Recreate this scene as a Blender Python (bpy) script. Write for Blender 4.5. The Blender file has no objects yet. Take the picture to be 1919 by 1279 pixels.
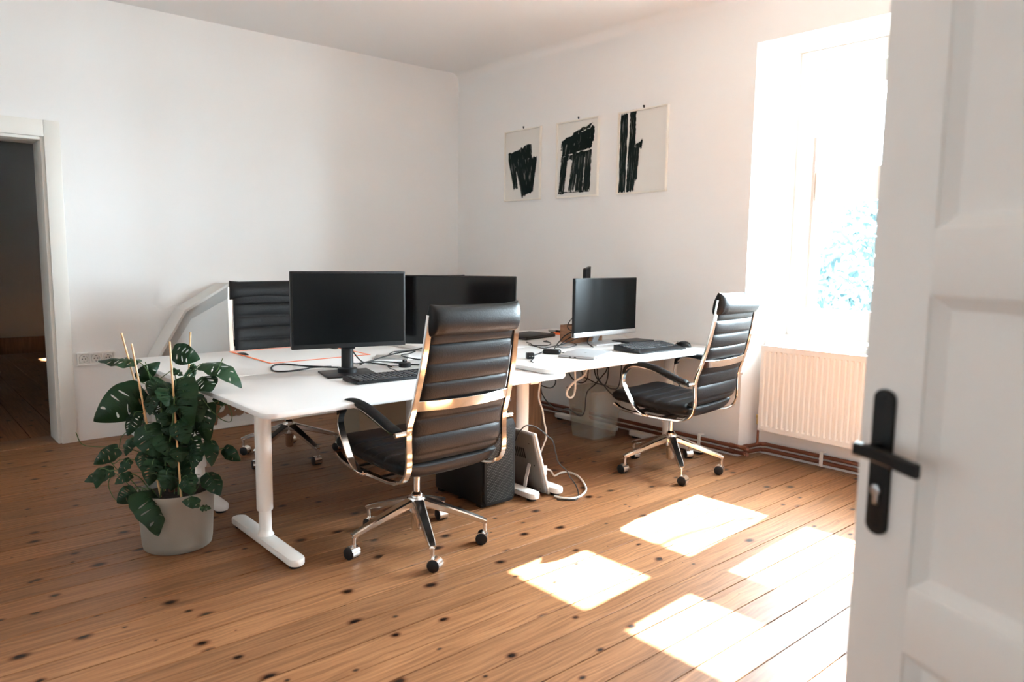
import bpy, bmesh, math, random
from mathutils import Vector, Matrix, noise

random.seed(7)
PI = math.pi
SC = bpy.context.scene
COL = SC.collection

# ------------------------------------------------------------------ camera
F_PX = 1381.937
YAW, PITCH, ROLL = 0.852279, -0.116128, 0.012201
fw = Vector((math.cos(YAW) * math.cos(PITCH), math.sin(YAW) * math.cos(PITCH), math.sin(PITCH)))
r0 = Vector((math.sin(YAW), -math.cos(YAW), 0))
u0 = r0.cross(fw)
rt = r0 * math.cos(ROLL) + u0 * math.sin(ROLL)
up = -r0 * math.sin(ROLL) + u0 * math.cos(ROLL)
cam_d = bpy.data.cameras.new('camera')
cam_d.sensor_width = 36
cam_d.lens = 36 * F_PX / 1919
cam_d.clip_start = 0.02
cam_d.dof.use_dof = True
cam_d.dof.focus_distance = 3.55
cam_d.dof.aperture_fstop = 2.6
cam = bpy.data.objects.new('camera', cam_d)
COL.objects.link(cam)
M = Matrix((rt, up, -fw)).transposed().to_4x4()
M.translation = Vector((-4.0994, -5.4581, 1.2555))
cam.matrix_world = M
SC.camera = cam

# ------------------------------------------------------------------ light
SC.view_settings.view_transform = 'Standard'
SC.view_settings.look = 'None'
SC.view_settings.gamma = 1
SC.view_settings.use_curve_mapping = False
SC.view_settings.exposure = -0.14
SC.cycles.use_denoising = True
SC.cycles.max_bounces = 14
SC.cycles.diffuse_bounces = 8
SC.cycles.glossy_bounces = 6
SC.cycles.transmission_bounces = 8
SC.cycles.transparent_max_bounces = 12
SC.cycles.sample_clamp_indirect = 12
SC.cycles.caustics_reflective = False
SC.cycles.caustics_refractive = False

WORLD_STRENGTH = 182.0
SUN_STRENGTH = 290.0
w = bpy.data.worlds.new('sky')
SC.world = w
w.use_nodes = True
nt = w.node_tree
nt.nodes['Background'].inputs[0].default_value = (0.74, 0.89, 1.0, 1)
nt.nodes['Background'].inputs[1].default_value = WORLD_STRENGTH

sd = bpy.data.lights.new('sun', 'SUN')
sd.energy = SUN_STRENGTH
sd.angle = math.radians(0.6)
sd.color = (1.0, 0.97, 0.93)
so = bpy.data.objects.new('sun', sd)
COL.objects.link(so)
so.location = (6, -2, 6)
so.rotation_euler = Vector((-1, -0.065, -0.797)).to_track_quat('-Z', 'Y').to_euler()


def portal(loc, sx, sz):
    ld = bpy.data.lights.new('window_daylight', 'AREA')
    ld.shape = 'RECTANGLE'
    ld.size = sx
    ld.size_y = sz
    ld.cycles.is_portal = True
    o = bpy.data.objects.new('window_daylight', ld)
    COL.objects.link(o)
    o.location = loc
    o.rotation_euler = Vector((-1, 0, 0)).to_track_quat('-Z', 'Z').to_euler()


portal((0.68, -3.92, 1.6), 1.7, 1.5)

# ------------------------------------------------------------------ materials
MATS = {}


def mat(name, col=(.8, .8, .8), rough=.5, metal=0., spec=.5, bump=0., bscale=60., coat=0.):
    m = bpy.data.materials.new(name)
    m.use_nodes = True
    n = m.node_tree.nodes
    b = n['Principled BSDF']
    b.inputs['Base Color'].default_value = (*col, 1)
    b.inputs['Roughness'].default_value = rough
    b.inputs['Metallic'].default_value = metal
    b.inputs['Specular IOR Level'].default_value = spec
    b.inputs['Coat Weight'].default_value = coat
    if bump:
        tc = n.new('ShaderNodeTexCoord')
        no = n.new('ShaderNodeTexNoise')
        no.inputs['Scale'].default_value = bscale
        no.inputs['Detail'].default_value = 4
        bp = n.new('ShaderNodeBump')
        bp.inputs['Strength'].default_value = bump
        bp.inputs['Distance'].default_value = 0.004
        l = m.node_tree.links
        l.new(tc.outputs['Object'], no.inputs['Vector'])
        l.new(no.outputs['Fac'], bp.inputs['Height'])
        l.new(bp.outputs['Normal'], b.inputs['Normal'])
    MATS[name] = m
    return m


PLASTER = mat('white_plaster', (.85, .845, .835), .85, spec=.2, bump=.25, bscale=18)
CEIL = mat('ceiling_plaster', (.85, .845, .835), .9, spec=.2, bump=.15, bscale=14)
PAINT = mat('white_gloss_paint', (.88, .87, .845), .38, bump=.12, bscale=9)
CASING = mat('casing_paint', (.78, .76, .71), .45, bump=.1, bscale=12)
DESKTOP = mat('white_melamine', (.84, .83, .82), .32, spec=.5)
DESKMETAL = mat('white_powder_coat', (.88, .855, .81), .42)
CHROME = mat('chrome', (.86, .85, .83), .09, 1.)
ALU = mat('polished_aluminium', (.80, .79, .77), .16, 1.)
LEATHER = mat('black_leather', (.009, .009, .0095), .40, spec=.17, bump=.22, bscale=150)
BLACKP = mat('black_plastic', (.010, .010, .011), .42, spec=.3)
BLACKM = mat('black_matt_metal', (.007, .007, .007), .45, spec=.25, bump=.1, bscale=90)
SCREEN = mat('matt_screen', (.003, .0034, .0036), .30, spec=.12)
GSCREEN = mat('glossy_screen', (.004, .004, .0045), .12, spec=.5)
SILVER = mat('silver_plastic', (.60, .60, .61), .34, .5)
KEYC = mat('keycap_black', (.022, .022, .024), .45)
WHITEP = mat('white_plastic', (.82, .81, .78), .4)
GREYP = mat('grey_plastic', (.42, .41, .39), .45)
CABLEB = mat('black_cable', (.012, .012, .012), .5)
CABLEW = mat('white_cable', (.80, .78, .72), .5)
POTM = mat('taupe_pot', (.27, .235, .195), .55, bump=.1, bscale=200)
SOIL = mat('soil', (.03, .02, .014), .95, bump=1, bscale=60)
BAMBOO = mat('bamboo', (.62, .36, .17), .5, bump=.2, bscale=80)
MOSS = mat('moss_pole', (.085, .035, .018), .95, bump=1, bscale=120)
STEM = mat('plant_stem', (.05, .10, .025), .5)
COPPER = mat('copper_pipe_lacquer', (.17, .055, .028), .32, .4)
BRASS = mat('brass', (.62, .45, .20), .3, 1.)
RAD = mat('radiator_enamel', (.88, .85, .81), .35)
FOAM = mat('white_foam_board', (.70, .69, .665), .8, bump=.1, bscale=30)
LETTER = mat('brown_lettering', (.20, .095, .05), .75)
ORANGE = mat('orange_edge', (.95, .16, .025), .5)
MATM = mat('clear_mat', (.80, .79, .775), .5)
CARDB = mat('beige_cardboard', (.46, .38, .28), .85)
PAPER = mat('art_paper', (.73, .71, .67), .7)
FRAMEW = mat('cream_frame', (.80, .76, .69), .45)
STEEL = mat('steel', (.6, .6, .6), .3, 1.)
BARK = mat('bark', (.10, .07, .05), .9)
TREELEAF = mat('tree_foliage', (.018, .034, .036), .8, spec=.1)
GROUNDM = mat('courtyard_ground', (.30, .29, .27), .95)
DARKGAP = mat('dark_gap', (.016, .010, .007), 1., spec=0.)
REDGREY = mat('light_grey_plastic', (.62, .61, .59), .5)
DARKGREY = mat('dark_grey_plastic', (.17, .165, .155), .5)
MESHG = mat('black_mesh', (.075, .074, .068), .5, spec=.3)
SASHSHADE = mat('sash_edge_shade', (.42, .30, .26), .7)
HALLP = mat('dimmed_hall_plaster', (.40, .405, .385), .85, spec=.2, bump=.25, bscale=18)  # white plaster greyed, the dimness of the hall put into its colour


def leaf_mat():
    m = mat('monstera_leaf', (.02, .06, .018), .45, spec=.2)
    n, l = m.node_tree.nodes, m.node_tree.links
    b = n['Principled BSDF']
    tc = n.new('ShaderNodeTexCoord')
    no = n.new('ShaderNodeTexNoise')
    no.inputs['Scale'].default_value = 14
    cr = n.new('ShaderNodeValToRGB')
    cr.color_ramp.elements[0].color = (.004, .017, .006, 1)
    cr.color_ramp.elements[1].color = (.013, .042, .014, 1)
    l.new(tc.outputs['Object'], no.inputs['Vector'])
    l.new(no.outputs['Fac'], cr.inputs['Fac'])
    l.new(cr.outputs['Color'], b.inputs['Base Color'])
    return m


LEAF = leaf_mat()


def glass_mat():
    m = bpy.data.materials.new('window_glass')
    m.use_nodes = True
    n, l = m.node_tree.nodes, m.node_tree.links
    n.clear()
    o = n.new('ShaderNodeOutputMaterial')
    mx = n.new('ShaderNodeMixShader')
    t = n.new('ShaderNodeBsdfTransparent')
    t.inputs[0].default_value = (.97, .985, .98, 1)
    g = n.new('ShaderNodeBsdfGlossy')
    g.inputs['Roughness'].default_value = .02
    mx.inputs[0].default_value = .06
    l.new(t.outputs[0], mx.inputs[1])
    l.new(g.outputs[0], mx.inputs[2])
    l.new(mx.outputs[0], o.inputs[0])
    return m


GLASS = glass_mat()


def bin_mat():
    m = bpy.data.materials.new('frosted_plastic')
    m.use_nodes = True
    n, l = m.node_tree.nodes, m.node_tree.links
    n.clear()
    o = n.new('ShaderNodeOutputMaterial')
    mx = n.new('ShaderNodeMixShader')
    t = n.new('ShaderNodeBsdfTransparent')
    t.inputs[0].default_value = (.93, .93, .91, 1)
    p = n.new('ShaderNodeBsdfPrincipled')
    p.inputs['Base Color'].default_value = (.75, .74, .70, 1)
    p.inputs['Roughness'].default_value = .3
    mx.inputs[0].default_value = .17
    l.new(t.outputs[0], mx.inputs[1])
    l.new(p.outputs[0], mx.inputs[2])
    l.new(mx.outputs[0], o.inputs[0])
    return m


BINM = bin_mat()


def ink_mat():
    """black brushed ink: dry streaks run along the stroke (UV u across, v along)"""
    m = bpy.data.materials.new('brushed_ink')
    m.use_nodes = True
    n, l = m.node_tree.nodes, m.node_tree.links
    b = n['Principled BSDF']
    b.inputs['Roughness'].default_value = .6
    b.inputs['Specular IOR Level'].default_value = .1
    uv = n.new('ShaderNodeUVMap')
    mp = n.new('ShaderNodeMapping')
    mp.inputs['Scale'].default_value = (20, .9, 1)
    no = n.new('ShaderNodeTexNoise')
    no.inputs['Scale'].default_value = 1
    no.inputs['Detail'].default_value = 5
    cr = n.new('ShaderNodeValToRGB')
    cr.color_ramp.elements[0].position = .60
    cr.color_ramp.elements[0].color = (.004, .009, .008, 1)
    cr.color_ramp.elements[1].position = .72
    cr.color_ramp.elements[1].color = (.55, .53, .49, 1)
    l.new(uv.outputs[0], mp.inputs[0])
    l.new(mp.outputs[0], no.inputs['Vector'])
    l.new(no.outputs['Fac'], cr.inputs['Fac'])
    l.new(cr.outputs['Color'], b.inputs['Base Color'])
    return m


INK = ink_mat()


def wood_floor_mat(name, axis='X', dark=(.105, .040, .015), light=(.34, .158, .072)):
    """pine boards: long grain, tone per board, dark knots"""
    m = bpy.data.materials.new(name)
    m.use_nodes = True
    n, l = m.node_tree.nodes, m.node_tree.links
    b = n['Principled BSDF']
    tc = n.new('ShaderNodeTexCoord')
    geo = n.new('ShaderNodeNewGeometry')
    sx, sy = (1., 1.)
    rotm = n.new('ShaderNodeMapping')
    if axis == 'Y':
        rotm.inputs['Rotation'].default_value = (0, 0, PI / 2)
    l.new(tc.outputs['Object'], rotm.inputs['Vector'])
    # shift each board so that its figure is its own
    off = n.new('ShaderNodeVectorMath')
    off.operation = 'MULTIPLY_ADD'
    comb = n.new('ShaderNodeCombineXYZ')
    for i in range(3):
        l.new(geo.outputs['Random Per Island'], comb.inputs[i])
    l.new(comb.outputs[0], off.inputs[0])
    off.inputs[1].default_value = (37., 0., 91.)
    l.new(rotm.outputs[0], off.inputs[2])
    V = off.outputs[0]
    # knots
    kmap = n.new('ShaderNodeMapping')
    kmap.inputs['Scale'].default_value = (5.6, 8.0, 1)
    l.new(V, kmap.inputs['Vector'])
    vor = n.new('ShaderNodeTexVoronoi')
    vor.voronoi_dimensions = '2D'
    vor.inputs['Scale'].default_value = 1.
    vor.inputs['Randomness'].default_value = 1.
    l.new(kmap.outputs[0], vor.inputs['Vector'])
    sepc = n.new('ShaderNodeSeparateColor')
    l.new(vor.outputs['Color'], sepc.inputs[0])
    # knot radius varies per cell
    rad = n.new('ShaderNodeMapRange')
    rad.inputs[1].default_value = .45
    rad.inputs[2].default_value = 1.
    rad.inputs[3].default_value = .0
    rad.inputs[4].default_value = .23
    l.new(sepc.outputs[0], rad.inputs[0])
    div = n.new('ShaderNodeMath')
    div.operation = 'DIVIDE'
    l.new(vor.outputs['Distance'], div.inputs[0])
    addr = n.new('ShaderNodeMath')
    addr.operation = 'ADD'
    addr.inputs[1].default_value = .001
    l.new(rad.outputs[0], addr.inputs[0])
    l.new(addr.outputs[0], div.inputs[1])
    knot = n.new('ShaderNodeValToRGB')
    e = knot.color_ramp.elements
    e[0].position = .32
    e[0].color = (.018, .012, .008, 1)
    e[1].position = 1.
    e[1].color = (1, 1, 1, 1)
    e2 = e.new(.55)
    e2.color = (.42, .30, .22, 1)
    l.new(div.outputs[0], knot.inputs['Fac'])
    # grain, bent round the knots
    bend = n.new('ShaderNodeMath')
    bend.operation = 'POWER'
    bend.inputs[1].default_value = .5
    l.new(vor.outputs['Distance'], bend.inputs[0])
    gm = n.new('ShaderNodeMapping')
    gm.inputs['Scale'].default_value = (1.8, 60., 1)
    l.new(V, gm.inputs['Vector'])
    gadd = n.new('ShaderNodeVectorMath')
    gadd.operation = 'ADD'
    cb = n.new('ShaderNodeCombineXYZ')
    bm_ = n.new('ShaderNodeMath')
    bm_.operation = 'MULTIPLY'
    bm_.inputs[1].default_value = 1.1
    l.new(bend.outputs[0], bm_.inputs[0])
    l.new(bm_.outputs[0], cb.inputs[1])
    l.new(gm.outputs[0], gadd.inputs[0])
    l.new(cb.outputs[0], gadd.inputs[1])
    gn = n.new('ShaderNodeTexNoise')
    gn.inputs['Scale'].default_value = 1.6
    gn.inputs['Detail'].default_value = 7
    gn.inputs['Roughness'].default_value = .62
    gn.inputs['Distortion'].default_value = .25
    l.new(gadd.outputs[0], gn.inputs['Vector'])
    gr = n.new('ShaderNodeValToRGB')
    gr.color_ramp.elements[0].position = .25
    gr.color_ramp.elements[0].color = (*dark, 1)
    gr.color_ramp.elements[1].position = .72
    gr.color_ramp.elements[1].color = (*light, 1)
    l.new(gn.outputs['Fac'], gr.inputs['Fac'])
    # tone per board
    tone = n.new('ShaderNodeMapRange')
    tone.inputs[3].default_value = .78
    tone.inputs[4].default_value = 1.12
    l.new(geo.outputs['Random Per Island'], tone.inputs[0])
    t2 = n.new('ShaderNodeMix')
    t2.data_type = 'RGBA'
    t2.blend_type = 'MULTIPLY'
    t2.inputs[0].default_value = 1
    tcmb = n.new('ShaderNodeCombineColor')
    for i in range(3):
        l.new(tone.outputs[0], tcmb.inputs[i])
    l.new(gr.outputs['Color'], t2.inputs[6])
    l.new(tcmb.outputs[0], t2.inputs[7])
    k2 = n.new('ShaderNodeMix')
    k2.data_type = 'RGBA'
    k2.blend_type = 'MULTIPLY'
    k2.inputs[0].default_value = 1
    l.new(t2.outputs[2], k2.inputs[6])
    l.new(knot.outputs['Color'], k2.inputs[7])
    # worn patches
    wn = n.new('ShaderNodeTexNoise')
    wn.inputs['Scale'].default_value = 1.3
    wn.inputs['Detail'].default_value = 3
    l.new(rotm.outputs[0], wn.inputs['Vector'])
    wr = n.new('ShaderNodeMapRange')
    wr.inputs[3].default_value = .30
    wr.inputs[4].default_value = .50
    l.new(wn.outputs['Fac'], wr.inputs[0])
    l.new(wr.outputs[0], b.inputs['Roughness'])
    l.new(k2.outputs[2], b.inputs['Base Color'])
    bp = n.new('ShaderNodeBump')
    bp.inputs['Strength'].default_value = .18
    bp.inputs['Distance'].default_value = .003
    l.new(gn.outputs['Fac'], bp.inputs['Height'])
    l.new(bp.outputs['Normal'], b.inputs['Normal'])
    b.inputs['Specular IOR Level'].default_value = .17
    return m


FLOORM = wood_floor_mat('pine_boards')
FLOORY = wood_floor_mat('pine_boards_hall', 'Y')


def veneer(name, c1, c2, scale=(2, 2, 22)):
    m = mat(name, c1, .5)
    n, l = m.node_tree.nodes, m.node_tree.links
    tc = n.new('ShaderNodeTexCoord')
    mp = n.new('ShaderNodeMapping')
    mp.inputs['Scale'].default_value = scale
    no = n.new('ShaderNodeTexNoise')
    no.inputs['Scale'].default_value = 3
    no.inputs['Detail'].default_value = 6
    cr = n.new('ShaderNodeValToRGB')
    cr.color_ramp.elements[0].position = .3
    cr.color_ramp.elements[0].color = (*c1, 1)
    cr.color_ramp.elements[1].position = .7
    cr.color_ramp.elements[1].color = (*c2, 1)
    l.new(tc.outputs['Object'], mp.inputs[0])
    l.new(mp.outputs[0], no.inputs['Vector'])
    l.new(no.outputs['Fac'], cr.inputs['Fac'])
    l.new(cr.outputs['Color'], n['Principled BSDF'].inputs['Base Color'])
    return m


WALNUT = veneer('brown_veneer', (.15, .07, .032), (.27, .135, .065), (22, 22, 1.5))
WOODBOX = veneer('brown_wood', (.20, .085, .035), (.33, .15, .07), (2, 2, 18))

# ------------------------------------------------------------------ mesh helpers


def B():
    return bmesh.new()


def merge(bm, t, mtx=None):
    if mtx is not None:
        t.transform(mtx)
    me = bpy.data.meshes.new('tmp')
    t.to_mesh(me)
    t.free()
    bm.from_mesh(me)
    bpy.data.meshes.remove(me)


def box(bm, x0, x1, y0, y1, z0, z1, bev=0., seg=2, mtx=None):
    t = bmesh.new()
    bmesh.ops.create_cube(t, size=1)
    for v in t.verts:
        v.co = Vector(((x0 + x1) / 2 + v.co.x * (x1 - x0), (y0 + y1) / 2 + v.co.y * (y1 - y0), (z0 + z1) / 2 + v.co.z * (z1 - z0)))
    if bev:
        bmesh.ops.bevel(t, geom=list(t.edges), offset=bev, segments=seg, profile=.5, affect='EDGES')
    merge(bm, t, mtx)


def prism(bm, pts, a0, a1, axis='Z', bev=0., seg=2, mtx=None):
    """polygon pts extruded between a0 and a1 along axis; pts give the other two axes in order"""
    t = bmesh.new()

    def P(p, a):
        if axis == 'Z':
            return (p[0], p[1], a)
        if axis == 'Y':
            return (p[0], a, p[1])
        return (a, p[0], p[1])
    lo = [t.verts.new(P(p, a0)) for p in pts]
    hi = [t.verts.new(P(p, a1)) for p in pts]
    n = len(pts)
    f1 = t.faces.new(lo)
    f2 = t.faces.new(hi)
    for i in range(n):
        t.faces.new((lo[i], lo[(i + 1) % n], hi[(i + 1) % n], hi[i]))
    bmesh.ops.recalc_face_normals(t, faces=list(t.faces))
    if bev:
        es = list(f1.edges) + list(f2.edges)
        bmesh.ops.bevel(t, geom=es, offset=bev, segments=seg, profile=.5, affect='EDGES')
    merge(bm, t, mtx)


def catmull(pts, n=6):
    pts = [Vector(p) for p in pts]
    if len(pts) < 3:
        return pts
    out = []
    for i in range(len(pts) - 1):
        p0 = pts[i - 1] if i else pts[0] * 2 - pts[1]
        p1, p2 = pts[i], pts[i + 1]
        p3 = pts[i + 2] if i + 2 < len(pts) else p2 * 2 - p1
        for k in range(n):
            t = k / n
            out.append(.5 * ((2 * p1) + (p2 - p0) * t + (2 * p0 - 5 * p1 + 4 * p2 - p3) * t * t + (3 * p1 - p0 - 3 * p2 + p3) * t ** 3))
    out.append(pts[-1])
    return out


def tube(bm, pts, r, seg=10, n=6, taper=None, smooth=True):
    P = catmull(pts, n) if smooth else [Vector(p) for p in pts]
    rings = []
    T0 = (P[1] - P[0]).normalized()
    N = T0.orthogonal().normalized()
    for i, p in enumerate(P):
        T = (P[min(i + 1, len(P) - 1)] - P[max(i - 1, 0)])
        T = T.normalized() if T.length > 1e-9 else T0
        N = (N - T * N.dot(T))
        N = N.normalized() if N.length > 1e-6 else T.orthogonal().normalized()
        Bn = T.cross(N)
        rr = r if taper is None else r * (taper[0] + (taper[1] - taper[0]) * i / (len(P) - 1))
        rings.append([bm.verts.new(p + (N * math.cos(a) + Bn * math.sin(a)) * rr) for a in [2 * PI * k / seg for k in range(seg)]])
    for a, b in zip(rings, rings[1:]):
        for k in range(seg):
            bm.faces.new((a[k], a[(k + 1) % seg], b[(k + 1) % seg], b[k]))
    bm.faces.new(list(reversed(rings[0])))
    bm.faces.new(rings[-1])


def bar(bm, pts, side, w, t, n=6, smooth=True, wf=None, tf=None):
    """rectangular bar swept along pts; w across 'side', t across the normal"""
    P = catmull(pts, n) if smooth else [Vector(p) for p in pts]
    S = Vector(side).normalized()
    rings = []
    L = len(P) - 1
    for i, p in enumerate(P):
        T = (P[min(i + 1, L)] - P[max(i - 1, 0)]).normalized()
        Nn = T.cross(S).normalized()
        s = S
        ww = (w if wf is None else w * wf(i / L)) / 2
        tt = (t if tf is None else t * tf(i / L)) / 2
        c = min(ww, tt) * .35
        prof = [(-ww + c, -tt), (ww - c, -tt), (ww, -tt + c), (ww, tt - c), (ww - c, tt), (-ww + c, tt), (-ww, tt - c), (-ww, -tt + c)]
        rings.append([bm.verts.new(p + s * a + Nn * b) for a, b in prof])
    m = 8
    for a, b in zip(rings, rings[1:]):
        for k in range(m):
            bm.faces.new((a[k], a[(k + 1) % m], b[(k + 1) % m], b[k]))
    bm.faces.new(list(reversed(rings[0])))
    bm.faces.new(rings[-1])


def lathe(bm, prof, seg=32, c=(0, 0, 0), axis='Z', closed=True):
    c = Vector(c)
    rings = []
    for r, z in prof:
        ring = []
        for k in range(seg):
            a = 2 * PI * k / seg
            v = (r * math.cos(a), r * math.sin(a), z)
            if axis == 'X':
                v = (v[2], v[0], v[1])
            elif axis == 'Y':
                v = (v[0], v[2], v[1])
            ring.append(bm.verts.new(c + Vector(v)))
        rings.append(ring)
    for a, b in zip(rings, rings[1:]):
        for k in range(seg):
            bm.faces.new((a[k], a[(k + 1) % seg], b[(k + 1) % seg], b[k]))
    if closed:
        bm.faces.new(rings[0])
        bm.faces.new(rings[-1])


def pad(bm, path, hw, ht, bow=None, m=32, ex=5.):
    """padded slab: super-elliptic sections along a path of (y,z); hw/ht give half width and half thickness at t"""
    rings = []
    L = len(path) - 1
    for i, (y, z) in enumerate(path):
        a = path[max(i - 1, 0)]
        b = path[min(i + 1, L)]
        T = Vector((0, b[0] - a[0], b[1] - a[1])).normalized()
        N = Vector((1, 0, 0)).cross(T)
        t = i / L
        W, H = hw(t), ht(t)
        ring = []
        for k in range(m):
            an = 2 * PI * k / m
            ca, sa = math.cos(an), math.sin(an)
            x = W * math.copysign(abs(ca) ** (2 / ex), ca)
            q = H * math.copysign(abs(sa) ** (2 / 2.6), sa)
            p = Vector((x, y, z)) + N * q
            if bow:
                p += bow(x, t)
            ring.append(bm.verts.new(p))
        rings.append(ring)
    for a, b in zip(rings, rings[1:]):
        for k in range(m):
            bm.faces.new((a[k], a[(k + 1) % m], b[(k + 1) % m], b[k]))
    bm.faces.new(list(reversed(rings[0])))
    bm.faces.new(rings[-1])


def islands(bm):
    """copies of the bmesh, one per connected piece"""
    seen, out = set(), []
    for v in bm.verts:
        if v in seen:
            continue
        st, grp = [v], set()
        while st:
            q = st.pop()
            if q in grp:
                continue
            grp.add(q)
            for e in q.link_edges:
                st.append(e.other_vert(q))
        seen |= grp
        nb = bmesh.new()
        mp = {q: nb.verts.new(q.co) for q in bm.verts if q in grp}
        for f in bm.faces:
            if f.verts[0] in grp:
                nb.faces.new([mp[q] for q in f.verts])
        out.append(nb)
    bm.free()
    return out


def fins(name, bm, m, parent, label=None):
    """every connected piece becomes a part of its own"""
    return [fin(name, p, m, parent, label=label) for p in islands(bm)]


def fin(name, bm, m, parent=None, loc=None, rot=None, angle=38, smooth=True, label=None):
    bmesh.ops.recalc_face_normals(bm, faces=list(bm.faces))
    me = bpy.data.meshes.new(name)
    bm.to_mesh(me)
    bm.free()
    if smooth:
        me.shade_smooth()
        me.set_sharp_from_angle(angle=math.radians(angle))
    me.materials.append(m)
    o = bpy.data.objects.new(name, me)
    COL.objects.link(o)
    if parent is not None:
        o.parent = parent
    if loc is not None:
        o.location = loc
    if rot is not None:
        o.rotation_euler = rot
    if label:
        o['label'] = label
    return o


def thing(name, label, cat, loc=(0, 0, 0), rz=0., group=None):
    o = bpy.data.objects.new(name, None)
    COL.objects.link(o)
    o.location = loc
    o.rotation_euler = (0, 0, rz)
    o.empty_display_size = .1
    return tag(o, label, cat, group)


def tag(o, label, cat, group=None):
    o['label'] = label
    o['category'] = cat
    if group:
        o['group'] = group
    return o


def struct(name, bm, m, parent=None, smooth=True):
    o = fin(name, bm, m, parent, smooth=smooth)
    o['kind'] = 'structure'
    return o


def dup(o, parent=None):
    c = o.copy()
    COL.objects.link(c)
    if parent is not None:
        c.parent = parent
    for ch in list(o.children):
        dup(ch, c)
    return c


# ------------------------------------------------------------------ room shell
CEIL_Z = 2.85
FRONT_Y = -5.80
LEFT_X = -6.20


def boards(bm, a0, a1, c0, c1, axis, wmin, wmax, seed, th=.022):
    rnd = random.Random(seed)
    c = c1
    while c > c0:
        wd = rnd.uniform(wmin, wmax)
        lo = max(c - wd, c0)
        gap = rnd.uniform(.0030, .0056)
        cuts = [a0]
        if rnd.random() < .35:
            cuts.append(rnd.uniform(a0 + .8, a1 - .8))
        cuts.append(a1)
        for s, e in zip(cuts, cuts[1:]):
            if axis == 'X':
                box(bm, s, e - .002, lo + gap, c, -th, rnd.uniform(-.0005, 0), .0005, 1)
            else:
                box(bm, lo + gap, c, s, e - .002, -th, rnd.uniform(-.0005, 0), .0005, 1)
        c = lo


b = B()
boards(b, LEFT_X, .2, -6.6, 0.0, 'X', .105, .165, 3)
struct('floor', b, FLOORM)
b = B()
boards(b, .25, 5.1, LEFT_X, 0.0, 'Y', .17, .22, 5)
struct('floor_hall', b, FLOORY)
b = B()
box(b, LEFT_X - .2, .66, -6.7, 5.4, -.12, -.0045)
struct('floor_subfloor', b, DARKGAP)

# ceiling with the soft cove along the window wall
b = B()
box(b, LEFT_X - .2, .65, -6.7, .25, CEIL_Z, CEIL_Z + .2)
struct('ceiling', b, CEIL)
b = B()
R = .07
arc = [(0, CEIL_Z - R), (.02, CEIL_Z - R), (.02, CEIL_Z + .02), (-R, CEIL_Z + .02), (-R, CEIL_Z)]
for k in range(1, 12):
    a = PI / 2 * k / 12
    arc.append((-R + R * math.sin(a), CEIL_Z - R + R * math.cos(a)))
prism(b, arc, -6.6, -.0, 'Y')
struct('trim_1', b, CEIL)
b = B()
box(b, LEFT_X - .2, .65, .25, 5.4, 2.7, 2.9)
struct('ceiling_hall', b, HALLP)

# back wall with doorway
DX0, DX1, DZ = -4.05, -3.202, 1.961
b = B()
box(b, DX1, .65, 0, .25, -.02, CEIL_Z)
box(b, LEFT_X - .2, DX0, 0, .25, -.02, CEIL_Z)
box(b, DX0, DX1, 0, .25, DZ, CEIL_Z)
struct('wall_back', b, PLASTER)
b = B()
box(b, DX1 - .012, DX1 + .076, -.022, .0, 0, DZ + .09, .004)
box(b, DX0 - .076, DX0 + .012, -.022, .0, 0, DZ + .09, .004)
box(b, DX0 + .0125, DX1 - .0125, -.022, .0, DZ - .012, DZ + .09, .004)
box(b, DX1 - .03, DX1 + .0, .0, .26, 0, DZ, .003)
box(b, DX0, DX0 + .03, .0, .26, 0, DZ, .003)
box(b, DX0 + .0305, DX1 - .0305, .0, .26, DZ - .03, DZ, .003)
struct('trim_2', b, CASING)
b = B()
box(b, DX0 + .031, DX1 - .031, -.002, .26, -.02, .006, .003)
struct('trim_4', b, WALNUT)

# window wall: piers, parapet, lintel, deep niche
NY0, NY1 = -2.962, -4.90
b = B()
prism(b, [(0, .25), (0, NY0), (.40, -3.03), (.47, -3.03), (.47, -3.10), (.65, -3.10), (.65, .25)], -.02, CEIL_Z + .05, 'Z')
prism(b, [(0, -6.6), (0, NY1), (.40, -4.83), (.47, -4.83), (.47, -4.76), (.65, -4.76), (.65, -6.6)], -.02, CEIL_Z + .05, 'Z')
box(b, .20, .65, -4.95, -2.93, -.02, .745)
box(b, 0, .47, NY1, NY0, 2.53, CEIL_Z + .05)
box(b, .4701, .65, -4.76, -3.10, 2.30, CEIL_Z + .05)
struct('wall_right', b, PLASTER)
# other walls
b = B()
box(b, LEFT_X - .2, LEFT_X, -6.6, 5.4, -.02, CEIL_Z + .05)
struct('wall_left', b, PLASTER)
b = B()
HX = -3.262
box(b, HX, .65, FRONT_Y - .2, FRONT_Y, -.02, CEIL_Z + .05)
box(b, LEFT_X - .2, HX - .87, FRONT_Y - .2, FRONT_Y, -.02, CEIL_Z + .05)
box(b, HX - .87, HX, FRONT_Y - .2, FRONT_Y, 1.985, CEIL_Z + .05)
struct('wall_front', b, PLASTER)
b = B()
box(b, LEFT_X - .2, .65, -6.8, -6.6, -.02, CEIL_Z + .05)
struct('wall_corridor', b, PLASTER)
# room beyond the doorway
b = B()
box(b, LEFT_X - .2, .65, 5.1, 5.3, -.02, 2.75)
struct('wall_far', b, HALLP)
b = B()
box(b, LEFT_X, 0, 5.075, 5.1, 0, .20, .004)
struct('baseboard_far', b, WALNUT)
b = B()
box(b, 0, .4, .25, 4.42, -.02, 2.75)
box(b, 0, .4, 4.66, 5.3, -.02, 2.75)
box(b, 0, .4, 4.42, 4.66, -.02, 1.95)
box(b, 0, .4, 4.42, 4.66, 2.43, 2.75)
struct('wall_hall', b, HALLP)

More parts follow.
